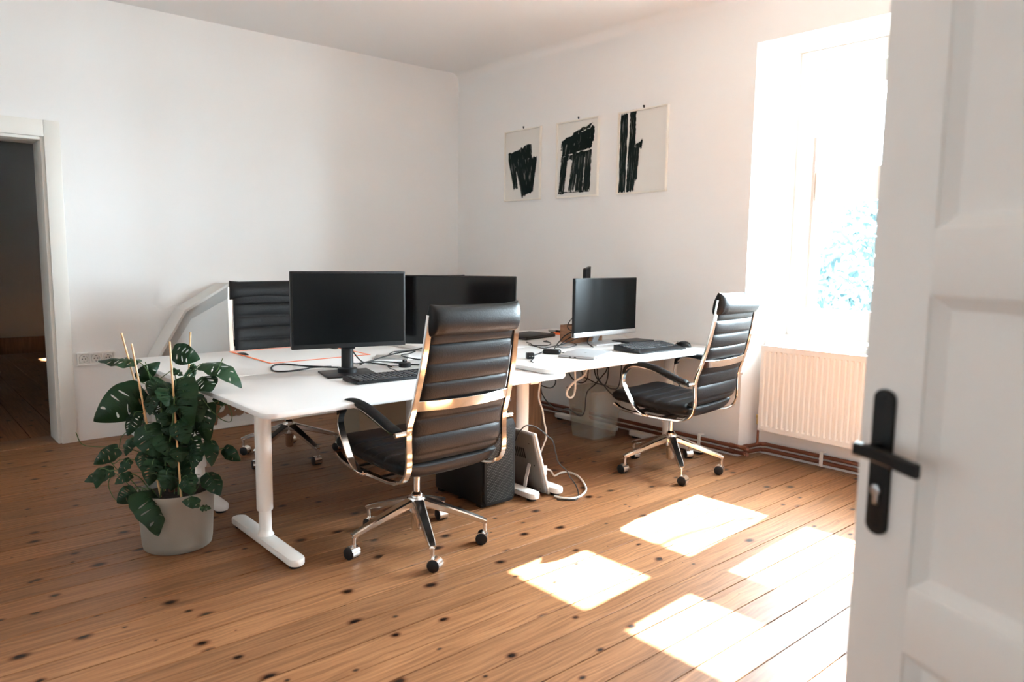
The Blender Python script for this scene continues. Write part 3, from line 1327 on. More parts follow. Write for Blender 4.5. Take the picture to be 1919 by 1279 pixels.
def keyboard(label, loc, rz, W, D, tilt, palm=0.):
    t = thing('keyboard', label, 'keyboard', loc, rz, 'black keyboards')
    bb = B()
    prism(bb, [(-D / 2, .003), (D / 2, .003), (D / 2, .014 + tilt), (-D / 2 + palm, .014 + tilt * palm / D), (-D / 2, .009)], -W / 2, W / 2, 'X', .0025)
    fin('case', bb, BLACKP, t)
    bb = B()
    for sx in (-1, 1):
        box(bb, sx * W * .42 - .012, sx * W * .42 + .012, D / 2 - .02, D / 2 - .006, 0, .006)
        box(bb, sx * W * .42 - .012, sx * W * .42 + .012, -D / 2 + .01, -D / 2 + .02, 0, .004)
    fins('foot', bb, BLACKP, t)
    rows = 5
    y0 = -D / 2 + palm + .016
    pitch = (D / 2 - .012 - y0) / (rows - .5)
    cols = 18
    px_ = (W - .024) / cols
    for r in range(rows):
        yy = y0 + r * pitch
        z = .0135 + tilt * (yy + D / 2) / D
        x = -W / 2 + .012
        c = 0
        while c < cols:
            n = 1
            if r == 0 and c == 4:
                n = 5
            elif r == 0 and c < 3:
                n = 1
            elif r in (1, 2) and c == 0:
                n = 2
            elif r in (1, 2, 3) and c == 12:
                n = 2
            if c == 14:
                x += .0
            key(t, x + n * px_ / 2, yy, z, n * px_ - .0035, pitch - .0035)
            x += n * px_
            c += n
    return t


keyboard('slim black keyboard in front of the left black monitor', (-2.235, -2.455, Z1), math.radians(-3), .440, .150, .008)
keyboard('wide black keyboard with palm rest on the desk by the right chair', (-.490, -2.625, Z3), math.radians(-3), .425, .215, .022, .055)
# keyboards are single bodies sharing one key mesh

# mouse
ms = thing('computer_mouse', 'black mouse beside the keyboard at the right end of the desk', 'mouse', (-.185, -2.645, Z3), math.radians(18))
bb = B()
tt = bmesh.new()
bmesh.ops.create_uvsphere(tt, u_segments=28, v_segments=16, radius=1)
for v in tt.verts:
    v.co = Vector((v.co.x * .032, v.co.y * .056, max(v.co.z, -.02) * (.036 - .006 * v.co.y) + .001))
merge(bb, tt)
fin('mouse_body', bb, BLACKP, ms, angle=60)
bb = B()
lathe(bb, [(.006, -.003), (.008, 0), (.006, .003)], 14, (0, .032, .028), 'X')
fin('scroll_wheel', bb, GREYP, ms)

# ------------------------------------------------------------------ laptops, small things on the desks
lp = thing('laptop', 'closed silver laptop with a small dark logo, left of the wide keyboard', 'laptop', (-.998, -2.560, Z3), math.radians(23), 'closed laptops')
bb = B()
box(bb, -.155, .155, -.108, .108, .002, .0105, .003)
fin('base_body', bb, SILVER, lp)
bb = B()
box(bb, -.155, .155, -.108, .108, .0110, .0165, .0022)
lid = fin('lid', bb, SILVER, lp)
bb = B()
for k, (x0, x1) in enumerate(((-.019, -.015), (-.013, -.003), (0, .007), (.009, .020))):
    box(bb, x0, x1, -.006 + .002 * (k % 2), .006, .0164, .0168)
fin('logo', bb, GREYP, lid, label='small dark grey logo')
bb = B()
for yy in (.0, .03):
    box(bb, -.1556, -.154, yy - .0, yy + .014, .004, .009)
for xx in (-.13, -.10):
    box(bb, xx - .008, xx + .008, -.1086, -.107, .004, .009)
fins('port', bb, BLACKP, lp)
bb = B()
for sx in (-.12, .12):
    for sy in (-.09, .09):
        box(bb, sx - .008, sx + .008, sy - .006, sy + .006, 0, .003)
fins('rubber_foot', bb, BLACKP, lp)

lp2 = thing('laptop', 'closed black laptop on the back desk, right of the wide monitor', 'laptop', (-.635, -1.665, Z3), math.radians(10), 'closed laptops')
bb = B()
box(bb, -.17, .17, -.115, .115, .001, .014, .003)
fin('base_body', bb, BLACKP, lp2)
bb = B()
box(bb, -.17, .17, -.115, .115, .0148, .023, .003)
fin('lid', bb, BLACKP, lp2)

tb = thing('tablet', 'flat dark grey tablet behind the wide keyboard', 'tablet', (-.232, -2.275, Z3), math.radians(-2))
bb = B()
box(bb, -.125, .125, -.080, .080, .0, .012, .004)
fin('tablet_body', bb, BLACKP, tb)
bb = B()
box(bb, -.112, .112, -.068, .068, .0118, .0126)
fin('screen', bb, SCREEN, tb)

gt = thing('notebook', 'thin grey notebook left of the wide black monitor foot', 'notebook', (-1.86, -1.85, Z1), math.radians(-35))
bb = B()
box(bb, -.095, .095, -.065, .065, .0, .010, .002)
fin('cover', bb, GREYP, gt)
bb = B()
box(bb, -.092, .0955, -.062, .062, .002, .008)
fin('pages', bb, PAPER, gt)

wb = thing('wooden_box', 'open brown wooden box standing behind the silver rimmed monitor', 'box', (-.500, -2.050, Z3), 0)
bb = B()
box(bb, -.142, .142, -.060, -.050, 0, .115, .001)
box(bb, -.142, .142, .050, .060, 0, .115, .001)
box(bb, -.142, -.132, -.0495, .0495, 0, .115, .001)
box(bb, .132, .142, -.0495, .0495, 0, .115, .001)
box(bb, -.1315, .1315, -.0495, .0495, 0, .010)
fin('box_body', bb, WOODBOX, wb)

pn = thing('marker_pen', 'thick black marker pen lying at the back edge of the desk', 'pen', (-.240, -1.545, Z3 + .0091), math.radians(4))
bb = B()
lathe(bb, [(.004, -.095), (.008, -.085), (.009, -.02), (.009, .0)], 14, (0, 0, 0), 'Y')
fin('cap', bb, BLACKP, pn)
bb = B()
lathe(bb, [(.008, .0), (.008, .07), (.006, .075)], 14, (0, 0, 0), 'Y')
fin('barrel', bb, GREYP, pn, label='grey barrel')
hl = thing('highlighter', 'orange highlighter beside the black marker pen', 'pen', (-.345, -1.66, Z3 + .0081), math.radians(15))
bb = B()
lathe(bb, [(.005, -.06), (.008, -.055), (.008, .025)], 14, (0, 0, 0), 'Y')
fin('barrel', bb, ORANGE, hl)
bb = B()
lathe(bb, [(.0085, .025), (.0085, .05), (.005, .055)], 14, (0, 0, 0), 'Y')
fin('cap', bb, BLACKP, hl, label='black cap')

ad = thing('power_adapter', 'rounded black power brick left of the silver laptop', 'power adapter', (-1.110, -2.395, Z3), math.radians(-62))
bb = B()
box(bb, -.052, .052, -.024, .024, 0, .028, .010, 3)
fin('adapter_body', bb, BLACKP, ad)
pg = thing('plug_adapter', 'small black cube plug on the desk above the white cord hole', 'plug', (-1.352, -2.470, Z3), math.radians(-30))
bb = B()
box(bb, -.022, .022, -.019, .019, 0, .034, .005)
fin('plug_body', bb, BLACKP, pg)
bb = B()
for sx in (-.008, .008):
    tube(bb, [(sx, -.018, .017), (sx, -.036, .017)], .0022, 8, smooth=False)
fins('plug_pin', bb, STEEL, pg)
pk = thing('plug_adapter', 'round black travel plug behind the slim keyboard', 'plug', (-1.985, -2.18, Z1), math.radians(10))
bb = B()
lathe(bb, [(.030, 0), (.032, .004), (.032, .022), (.028, .026)], 26)
fin('plug_body', bb, BLACKP, pk)
bb = B()
box(bb, -.010, .010, -.008, .008, .026, .040, .003)
fin('plug_top', bb, BLACKP, pk)
rt_ = thing('router', 'upright black router standing behind the silver rimmed monitor', 'router', (-.365, -1.955, Z3), math.radians(8))
bb = B()
prism(bb, [(-.030, .014), (.030, .014), (.038, .50), (-.022, .485)], -.014, .014, 'Y', .004)
fin('router_body', bb, BLACKP, rt_)
bb = B()
box(bb, -.06, .06, -.045, .045, 0, .015, .004)
fin('foot', bb, BLACKP, rt_)

# desk mat with orange rim
dm = thing('desk_mat', 'pale desk mat with a bright orange rim behind the black monitor', 'desk mat', (-2.195, -1.365, Z1), 0)
MX, MY = .305, .300
bb = B()
box(bb, -MX, MX, -MY, MY, 0, .0018)
fin('mat_sheet', bb, MATM, dm)
bb = B()
e = .012
for (x0, x1, y0, y1) in ((-MX, MX, -MY, -MY + e), (-MX, MX, MY - e, MY), (-MX, -MX + e, -MY + e, MY - e), (MX - e, MX, -MY + e, MY - e)):
    box(bb, x0, x1, y0, y1, .0005, .0030)
fin('rim', bb, ORANGE, dm, label='bright orange rim')
bb = B()
for k in range(3):
    box(bb, -.245 + k * .014, -.236 + k * .014, -.215, -.205, .0018, .0021)
fin('printed_mark', bb, GREYP, dm)

# ------------------------------------------------------------------ PC tower
pc = thing('computer_tower', 'black computer tower with a mesh front on the floor behind the near chair', 'computer', (-1.775, -2.51, 0), 0)
bb = B()
box(bb, -.100, .100, -.190, .21, .012, .440, .010)
fin('case', bb, BLACKP, pc)
bb = B()
fp = [(-.100, .040), (-.082, .014), (.082, .014), (.100, .040), (.100, .405), (.082, .440), (-.082, .440), (-.100, .405)]
prism(bb, fp, -.212, -.188, 'Y', .004)
front = fin('front_panel', bb, BLACKM, pc)
bb = B()
# perforated sheet: offset rows of small raised cells
rows, cols = 46, 17
for r in range(rows):
    for c in range(cols):
        x = -.082 + (c + (.5 if r % 2 else 0)) * .0099
        z = .034 + r * .0083
        if abs(x) > .084:
            continue
        vs = [bb.verts.new((x + dx, -.2128, z + dz)) for dx, dz in ((-.0036, 0), (0, -.0026), (.0036, 0), (0, .0026))]
        top = bb.verts.new((x, -.2152, z))
        for k in range(4):
            bb.faces.new((vs[k], vs[(k + 1) % 4], top))
fin('mesh_grille', bb, MESHG, front, smooth=False, label='dark grey mesh grille')
bb = B()
for sx in (-.08, .08):
    for sy in (-.16, .17):
        box(bb, sx - .015, sx + .015, sy - .02, sy + .02, 0, .013)
fins('foot', bb, BLACKP, pc)

# leaning old screen between the desk legs
dv_ = thing('flat_screen', 'grey backed white rimmed flat screen leaning on a strut beside the computer tower', 'screen', (-1.455, -2.75, 0), 0)
tl = Matrix.Rotation(math.radians(-17.5), 4, 'Y')
bb = B()
box(bb, -.030, -.002, -.0, .265, .004, .355, .010, 3, mtx=tl)
for v in bb.verts:
    v.co.z += .010
fin('back_shell', bb, DARKGREY, dv_)
bb = B()
box(bb, -.010, .006, -.004, .269, .0, .359, .006, 3, mtx=tl)
for v in bb.verts:
    v.co.z += .003
fin('front_bezel', bb, WHITEP, dv_, label='white bezel')
bb = B()
for k in range(7):
    box(bb, -.0318, -.0295, .09 + k * .016, .098 + k * .016, .20, .26, mtx=tl)
for yy, zz in ((.035, .30), (.035, .17), (.03, .03)):
    lathe_b = bmesh.new()
    lathe(lathe_b, [(.004, -.0318), (.004, -.029)], 10, (0, yy, zz), 'X')
    merge(bb, lathe_b, tl)
for v in bb.verts:
    v.co.z += .010
fins('vent_slot', bb, BLACKP, dv_)
bb = B()
bar(bb, [(-.078, .075, .165), (-.10, .075, .09), (-.118, .075, .004)], (0, 1, 0), .022, .006, 1, smooth=False)
fin('strut', bb, REDGREY, dv_)

# power brick socket and floor cords
pb = thing('power_plug', 'white plug block on the floor beside the leaning screen', 'plug', (-1.385, -2.60, .0), math.radians(15))
bb = B()
box(bb, -.030, .030, -.030, .030, .054, .110, .006)
box(bb, -.026, .026, -.026, .026, .0, .054, .004)
fin('plug_body', bb, WHITEP, pb)

# bin
bn = thing('waste_bin', 'translucent square plastic waste bin under the right desk', 'waste bin', (-.323, -2.025, 0), 0)
bb = B()


def sq(hx_, hy_, z, r=.02, off=0.):
    out = []
    for sx, sy, a0 in ((1, 1, 0), (-1, 1, PI / 2), (-1, -1, PI), (1, -1, 1.5 * PI)):
        for k in range(5):
            a = a0 + PI / 2 * k / 4
            out.append(bb.verts.new((sx * (hx_ - r) + r * math.cos(a) - off, sy * (hy_ - r) + r * math.sin(a) - off, z)))
    return out


rings = [sq(.118, .104, .004), sq(.121, .107, .010), sq(.145, .138, .335), sq(.152, .145, .338), sq(.152, .145, .345), sq(.143, .136, .343), sq(.118, .104, .012)]
for a, c in zip(rings, rings[1:]):
    for k in range(20):
        bb.faces.new((a[k], a[(k + 1) % 20], c[(k + 1) % 20], c[k]))
bb.faces.new(rings[0])
bb.faces.new(rings[-1])
fin('bin_body', bb, BINM, bn)

# brown cabinet under the desks
cb_ = thing('wooden_cabinet', 'brown wooden cabinet under the desks between the white legs', 'cabinet', (-.975, -1.80, 0), 0)
bb = B()
box(bb, -.165, .165, -.19, .19, .0, .575, .002)
fin('cabinet_body', bb, WALNUT, cb_)
bb = B()
box(bb, -.158, .158, -.206, -.191, .03, .568, .002)
dd = fin('cabinet_door', bb, WALNUT, cb_)
bb = B()
lathe(bb, [(.006, -.226), (.010, -.220), (.004, -.206)], 14, (-.13, 0, .35), 'Y')
fin('knob', bb, STEEL, dd)

# beige storage box on the floor beyond
sb = thing('storage_box', 'beige cardboard box on the floor beyond the near chair', 'box', (-1.60, -1.19, 0), 0)
bb = B()
X, Y, H = .185, .15, .30
for (x0, x1, y0, y1) in ((-X, X, -Y, -Y + .006), (-X, X, Y - .006, Y), (-X, -X + .006, -Y + .006, Y - .006), (X - .006, X, -Y + .006, Y - .006)):
    box(bb, x0, x1, y0, y1, 0, H, .001, 1)
box(bb, -X + .006, X - .006, -Y + .006, Y - .006, 0, .006)
fin('box_body', bb, CARDB, sb)
bb = B()
box(bb, -X - .003, X + .003, -Y - .003, -Y, H - .05, H + .002, .001, 1)
box(bb, -X - .003, X + .003, Y, Y + .003, H - .05, H + .002, .001, 1)
box(bb, X, X + .003, -Y, Y, H - .05, H + .002, .001, 1)
box(bb, -X - .003, -X, -Y, Y, H - .05, H + .002, .001, 1)
fin('rim_band', bb, CARDB, sb)

# ------------------------------------------------------------------ white arch board against the back wall
ab = thing('arch_board', 'large white faceted foam arch leaning against the back wall behind the desks', 'display board', (0, 0, 0), 0)
OUT = [(-2.80, .0), (-2.80, .28), (-2.662, .562), (-2.486, .856), (-2.19, 1.03), (-1.97, 1.03), (-1.67, .856), (-1.50, .562), (-1.367, .28), (-1.367, .0)]
cxm, IN = -2.083, []
INN = [(-2.70, .014), (-2.70, .30), (-2.575, .535), (-2.415, .785), (-2.15, .925), (-2.01, .925), (-1.75, .785), (-1.59, .535), (-1.467, .30), (-1.467, .014)]
bb = B()
YF, YP, YW = -.235, -.135, -.012
n = len(OUT)
o_b = [bb.verts.new((x, YW, z)) for x, z in OUT]
o_f = [bb.verts.new((x, YF, z)) for x, z in OUT]
o_g = [bb.verts.new((x + (.012 if x < cxm else -.012), YF - .004, z + (.006 if z < .1 else -.010))) for x, z in OUT]
i_f = [bb.verts.new((x, YP, z)) for x, z in INN]
for a, c in ((o_b, o_f), (o_f, o_g), (o_g, i_f)):
    for k in range(n):
        bb.faces.new((a[k], a[(k + 1) % n], c[(k + 1) % n], c[k]))
bb.faces.new(o_b)
fin('arch_rim', bb, FOAM, ab, smooth=False)
bb = B()
prism(bb, INN, YP - .001, YP + .01, 'Y')
fin('recessed_panel', bb, FOAM, ab)
cu = bpy.data.curves.new('lettering', 'FONT')
cu.body = 'pac'
cu.size = .245
cu.shear = .22
cu.offset = .010
cu.extrude = .004
cu.space_character = .95
tmp = bpy.data.objects.new('tmp_text', cu)
COL.objects.link(tmp)
bpy.context.view_layer.update()
dg = bpy.context.evaluated_depsgraph_get()
me = bpy.data.meshes.new_from_object(tmp.evaluated_get(dg))
bpy.data.objects.remove(tmp)
me.materials.clear()
me.materials.append(LETTER)
lt = bpy.data.objects.new('lettering', me)
COL.objects.link(lt)
lt.parent = ab
lt.location = (-2.30, YP - .005, .072)
lt.rotation_euler = (PI / 2, 0, 0)
lt['label'] = 'brown lettering low on the board'

# ------------------------------------------------------------------ cables


def cable(name, label, pts, r, m, cat='cable', group='loose cables', n=8):
    bb = B()
    tube(bb, pts, r, 8, n)
    return tag(fin(name, bb, m, angle=80), label, cat, group)


D1z = Z1 + .0045
cable('power_cable', 'black cable looped on the desk left of the black monitor foot', [(-2.30, -1.97, D1z), (-2.386, -1.93, D1z), (-2.430, -1.955, D1z), (-2.498, -1.975, D1z), (-2.56, -1.975, D1z), (-2.595, -1.93, D1z), (-2.565, -1.828, D1z), (-2.511, -1.745, D1z), (-2.46, -1.735, D1z), (-2.427, -1.80, D1z), (-2.42, -1.91, D1z + .007), (-2.36, -1.99, D1z + .007), (-2.28, -2.03, D1z + .001)], .0042, CABLEB)
cable('display_cable', 'black cable running right from the black monitor column to the travel plug', [(-2.255, -2.06, .80), (-2.20, -2.02, .74), (-2.12, -1.97, D1z + .012), (-2.06, -1.99, D1z), (-2.04, -2.08, D1z), (-2.05, -2.155, D1z)], .0036, CABLEB)
cable('display_cable', 'black cable sagging between the two black monitors, topmost of the tangle', [(-2.245, -2.05, .76), (-2.18, -1.97, D1z + .01), (-2.081, -1.961, D1z + .006), (-1.929, -1.878, D1z + .012), (-1.80, -1.80, D1z + .012), (-1.72, -1.88, .70), (-1.66, -2.08, .76), (-1.655, -2.215, .80)], .0038, CABLEB)
cable('power_cable', 'black cable crossing the desk behind the travel plug to the near chair', [(-2.19, -2.07, D1z + .011), (-2.11, -2.011, D1z + .014), (-2.002, -1.997, D1z + .004), (-1.95, -2.04, D1z), (-1.91, -2.17, D1z), (-1.80, -2.32, D1z + .008)], .0036, CABLEB)
cable('power_cable', 'black cable curling over the grey notebook', [(-1.83, -1.78, Z1 + .0145), (-1.75, -1.70, Z1 + .012), (-1.66, -1.66, D1z), (-1.60, -1.70, D1z), (-1.70, -1.78, D1z), (-1.80, -1.86, Z1 + .0145), (-1.83, -1.95, D1z + .01), (-1.78, -2.02, D1z), (-1.70, -1.98, D1z)], .0036, CABLEB)
cable('usb_cable', 'thin black cable ending at the slim keyboard', [(-2.13, -2.36, Z1 + .012), (-2.10, -2.27, D1z), (-2.07, -2.15, D1z), (-2.02, -2.13, D1z), (-1.99, -2.145, D1z)], .0022, CABLEB)
D3z = Z3 + .004
cable('power_cable', 'black cable lying along the desk left of the wooden box', [(-.86, -1.90, D3z), (-.894, -1.974, D3z), (-.945, -2.060, D3z), (-.909, -2.089, D3z), (-.87, -2.105, D3z), (-.804, -2.070, D3z), (-.742, -1.990, D3z), (-.735, -1.93, D3z), (-.69, -1.915, D3z)], .0032, CABLEB)
cable('power_cable', 'black cable wavering in front of the wooden box toward the silver rimmed monitor', [(-.975, -2.046, D3z + .006), (-.967, -2.105, D3z), (-.991, -2.19, D3z), (-.931, -2.182, D3z), (-.865, -2.16, D3z), (-.76, -2.14, D3z + .004), (-.68, -2.15, Z3 + .03), (-.58, -2.16, Z3 + .06)], .0032, CABLEB)
cable('display_cable', 'black cable rising over the front of the wooden box', [(-.930, -2.235, D3z), (-.84, -2.17, Z3 + .02), (-.75, -2.14, Z3 + .06), (-.66, -2.135, Z3 + .085), (-.56, -2.14, Z3 + .10)], .0036, CABLEB)
cable('display_cable', 'black cable climbing halfway up the wooden box', [(-.887, -2.21, D3z), (-.81, -2.165, Z3 + .012), (-.72, -2.14, Z3 + .040), (-.62, -2.135, Z3 + .060), (-.54, -2.14, Z3 + .075)], .0034, CABLEB)
cable('usb_cable', 'thin dark cable curving on the desk before the wooden box', [(-.871, -2.196, D3z), (-.874, -2.252, D3z), (-.797, -2.245, D3z), (-.70, -2.20, D3z), (-.655, -2.135, D3z)], .0024, CABLEB)
cable('power_cable', 'short black cord between the cube plug and the power brick', [(-1.336, -2.452, Z3 + .017), (-1.26, -2.40, D3z), (-1.19, -2.365, D3z), (-1.128, -2.352, Z3 + .014)], .003, CABLEB)
cable('power_cable', 'thin black cord from the power brick to the silver laptop', [(-1.085, -2.44, Z3 + .014), (-1.05, -2.455, D3z), (-1.02, -2.42, D3z), (-.985, -2.400, D3z), (-.95, -2.40, D3z)], .0026, CABLEB)
cable('power_cable', 'black cord stub hanging from the cube plug', [(-1.362, -2.486, Z3 + .016), (-1.38, -2.52, D3z), (-1.424, -2.556, D3z), (-1.45, -2.60, D3z)], .003, CABLEB)
cable('power_cable', 'black cable dropping behind the silver monitor stand', [(-.486, -2.165, .79), (-.52, -2.15, .74), (-.60, -2.20, Z3 + .016), (-.66, -2.29, D3z), (-.69, -2.335, D3z)], .0034, CABLEB)
cable('display_cable', 'black cable loop bulging from the left side of the silver rimmed monitor', [(-.60, -2.20, .87), (-.70, -2.17, .86), (-.735, -2.16, .83), (-.732, -2.15, .795), (-.68, -2.15, .77), (-.60, -2.18, .765)], .003, CABLEB)
# below the right desk
cable('extension_cord', 'white cable loop hanging below the right desk', [(-.970, -2.45, .640), (-.970, -2.45, .57), (-.966, -2.45, .517), (-.967, -2.45, .464), (-.982, -2.452, .428), (-1.008, -2.455, .420), (-1.038, -2.457, .435), (-1.046, -2.459, .458), (-1.021, -2.461, .490), (-.969, -2.462, .520), (-.899, -2.46, .545), (-.862, -2.45, .59), (-.855, -2.45, .640)], .0062, CABLEW)
HY = -2.24
cable('power_cable', 'black cable sagging behind the white cable loop', [(-.85, HY, .645), (-.813, HY, .535), (-.772, HY, .482), (-.726, HY, .455), (-.679, HY, .446), (-.639, HY, .464), (-.629, HY, .52), (-.625, HY, .645)], .004, CABLEB)
cable('power_cable', 'black cable slanting under the desk toward the right chair seat', [(-.72, HY - .012, .645), (-.693, HY - .012, .504), (-.633, HY - .012, .465), (-.561, HY - .012, .433), (-.468, HY - .012, .404), (-.40, HY - .012, .376), (-.33, HY - .01, .40), (-.29, HY, .645)], .004, CABLEB)
cable('power_cable', 'black cable dropping to the right chair seat, leftmost of the bundle', [(-.565, HY + .012, .645), (-.555, HY + .012, .517), (-.538, HY + .012, .47), (-.50, HY + .012, .429), (-.462, HY + .012, .404), (-.40, HY + .012, .35), (-.33, HY + .012, .32), (-.25, HY + .012, .40), (-.24, HY + .012, .645)], .004, CABLEB)
cable('power_cable', 'black cable in the middle of the hanging bundle', [(-.520, HY + .024, .645), (-.516, HY + .024, .513), (-.508, HY + .024, .467), (-.482, HY + .024, .427), (-.44, HY + .024, .40), (-.41, HY + .024, .46), (-.40, HY + .024, .645)], .004, CABLEB)
cable('power_cable', 'long black cable dipping in front of the plastic bin', [(-.425, HY, .645), (-.448, HY, .515), (-.49, HY, .473), (-.531, HY, .444), (-.566, HY, .419), (-.625, HY, .389), (-.644, HY, .346), (-.65, HY, .272), (-.672, HY, .232), (-.719, HY, .242), (-.766, HY, .271), (-.812, HY, .295), (-.879, HY, .294), (-.945, HY, .322), (-1.022, HY, .394), (-1.05, HY, .47), (-1.06, HY, .645)], .004, CABLEB)
cable('power_cable', 'black cable sagging under the left end of the right desk', [(-.926, HY, .645), (-.926, HY, .513), (-.922, HY, .473), (-.943, HY, .448), (-.986, HY, .447), (-1.05, HY + .01, .475), (-1.09, HY + .01, .53), (-1.10, HY + .01, .645)], .004, CABLEB)
cable('extension_cord', 'white power cord hanging beside the right desk leg to the floor', [(-1.245, -2.44, .645), (-1.245, -2.44, .528), (-1.253, -2.44, .475), (-1.248, -2.44, .43), (-1.221, -2.44, .369), (-1.208, -2.44, .305), (-1.191, -2.44, .254), (-1.188, -2.44, .228), (-1.198, -2.45, .203), (-1.236, -2.46, .154), (-1.30, -2.49, .09), (-1.355, -2.565, .085)], .0050, CABLEW)
cable('extension_cord', 'white cord curving over the floor round the desk foot', [(-1.352, -2.600, .085), (-1.29, -2.585, .06), (-1.22, -2.545, .0075), (-1.153, -2.525, .0065), (-1.105, -2.542, .0065), (-1.115, -2.629, .0065), (-1.18, -2.737, .0065), (-1.265, -2.835, .0065), (-1.358, -2.885, .0065), (-1.420, -2.885, .0065), (-1.455, -2.85, .0065), (-1.468, -2.80, .0065)], .0058, CABLEW)
cable('power_cable', 'thin black cord draped over the leaning screen down to the floor', [(-1.62, -2.66, .30), (-1.625, -2.69, .345), (-1.59, -2.70, .380), (-1.535, -2.705, .372), (-1.49, -2.71, .345), (-1.44, -2.72, .303), (-1.412, -2.725, .275), (-1.395, -2.73, .212), (-1.375, -2.735, .154), (-1.318, -2.74, .100), (-1.300, -2.745, .067), (-1.306, -2.80, .030), (-1.35, -2.860, .0056), (-1.42, -2.905, .0045), (-1.49, -2.84, .0045)], .0035, CABLEB)
cable('power_cable', 'black cord hanging below the near desk behind the near chair', [(-1.95, -2.45, .632), (-1.98, -2.45, .50), (-2.05, -2.45, .40), (-2.00, -2.42, .30), (-1.92, -2.40, .25), (-1.862, -2.32, .22)], .0035, CABLEB)
cable('power_cable', 'thin black cable hanging under the back desk above the beige box', [(-1.99, -1.50, .632), (-1.97, -1.50, .52), (-1.93, -1.48, .42), (-1.85, -1.47, .34), (-1.77, -1.46, .31), (-1.72, -1.45, .36), (-1.71, -1.45, .632)], .0035, CABLEB)

# ------------------------------------------------------------------ potted monstera
PT = (-3.163, -2.216, 0)
pl_ = thing('potted_plant', 'leafy monstera with cut-out leaves in a taupe pot at the desk end', 'plant', PT, 0)
bb = B()
lathe(bb, [(.128, 0), (.136, .006), (.140, .03), (.151, .22), (.153, .246), (.151, .250), (.146, .250), (.143, .245), (.140, .205), (.0001, .204)], 56, closed=False)
bb.faces.new([v for v in bb.verts][:56])
fin('pot', bb, POTM, pl_, angle=50)
bb = B()
lathe(bb, [(.1395, .205), (.139, .224), (.06, .232), (.0005, .234)], 40)
fin('soil', bb, SOIL, pl_, angle=80)
bb = B()
tube(bb, [(-.006, .012, .22), (-.002, .02, .40), (.006, .03, .60), (.008, .032, .66)], .021, 14)
fin('moss_pole', bb, MOSS, pl_)
STICKS = [(-0.135, 0.20, 0.905, -.030, 0.039, 0.215), (-0.129, 0.07, 0.872, -.068, -0.03, 0.215), (-0.011, -0.036, 0.883, -0.011, -0.105, 0.215), (0.119, 0.11, 0.902, 0.047, 0.047, 0.215)]
for s in STICKS:
    bb = B()
    a, c = Vector(s[:3]), Vector(s[3:])
    pts = [c.lerp(a, k / 6) for k in range(7)]
    tube(bb, pts, .0042, 8, smooth=False)
    for k in (2, 4):
        tube(bb, [c.lerp(a, k / 6 - .004), c.lerp(a, k / 6 + .004)], .0050, 8, smooth=False)
    fin('bamboo_stake', bb, BAMBOO, pl_)


def leaf_flat(kind):
    """flat fenestrated leaf, base at origin, tip at +Y (length 1, width 1): a filled outline with cut-outs"""
    cu = bpy.data.curves.new('leaf', 'CURVE')
    cu.dimensions = '2D'
    cu.fill_mode = 'BOTH'

    def spl(pts):
        s = cu.splines.new('POLY')
        s.points.add(len(pts) - 1)
        for p, q in zip(s.points, pts):
            p.co = (q[0], q[1], 0, 1)
        s.use_cyclic_u = True
    rnd = random.Random(kind + 11)
    n = 44
    half = []
    for k in range(n + 1):
        t = k / n
        wv = .5 * (math.sin(PI * t ** .72) ** .75) * (1.04 - .22 * t)
        y = -.07 * math.sin(PI * min(1, t * 5)) * (1 if t < .2 else 0) + t
        half.append((wv, y))
    spl([(w_, y) for w_, y in half] + [(-w_, y) for w_, y in reversed(half[1:-1])])
    nh = (4, 3, 5, 2)[kind]
    for side in (-1, 1):
        for k in range(nh):
            t = .14 + (.64 / nh) * (k + .4 * (side > 0)) + rnd.uniform(-.03, .03)
            wv = .5 * (math.sin(PI * t ** .72) ** .75) * (1.04 - .22 * t)
            if kind == 3 and rnd.random() < .3:
                continue
            x0, x1 = rnd.uniform(.05, .13), wv * rnd.uniform(.58, .74)
            if x1 - x0 < .06:
                continue
            cx_, L_ = (x0 + x1) / 2, (x1 - x0) / 2
            th = rnd.uniform(.014, .028)
            a = math.radians(rnd.uniform(20, 34))
            pts = []
            for q in range(14):
                an = 2 * PI * q / 14
                ex_, ey_ = L_ * math.cos(an), th * math.sin(an) * (1 + .4 * math.cos(an))
                pts.append((side * (cx_ + ex_), t + ey_ + math.tan(a) * (cx_ + ex_ - .0) * .55))
            ok = True
            for p in pts:
                tq = min(max(p[1], 0.), 1.)
                if abs(p[0]) > .90 * .5 * (math.sin(PI * tq ** .72) ** .75) * (1.04 - .22 * tq) or p[1] > .95:
                    ok = False
            if ok:
                spl(pts)
    ob = bpy.data.objects.new('tmp_leaf', cu)
    COL.objects.link(ob)
    bpy.context.view_layer.update()
    dg = bpy.context.evaluated_depsgraph_get()
    me = bpy.data.meshes.new_from_object(ob.evaluated_get(dg))
    bpy.data.objects.remove(ob)
    bm = bmesh.new()
    bm.from_mesh(me)
    bpy.data.meshes.remove(me)
    bmesh.ops.remove_doubles(bm, verts=list(bm.verts), dist=1e-5)
    # split long triangles so that the blade can bend
    for _ in range(2):
        le = [e for e in bm.edges if e.calc_length() > .16]
        if le:
            bmesh.ops.subdivide_edges(bm, edges=le, cuts=1)
            bmesh.ops.triangulate(bm, faces=[f for f in bm.faces if len(f.verts) > 3])
    return bm


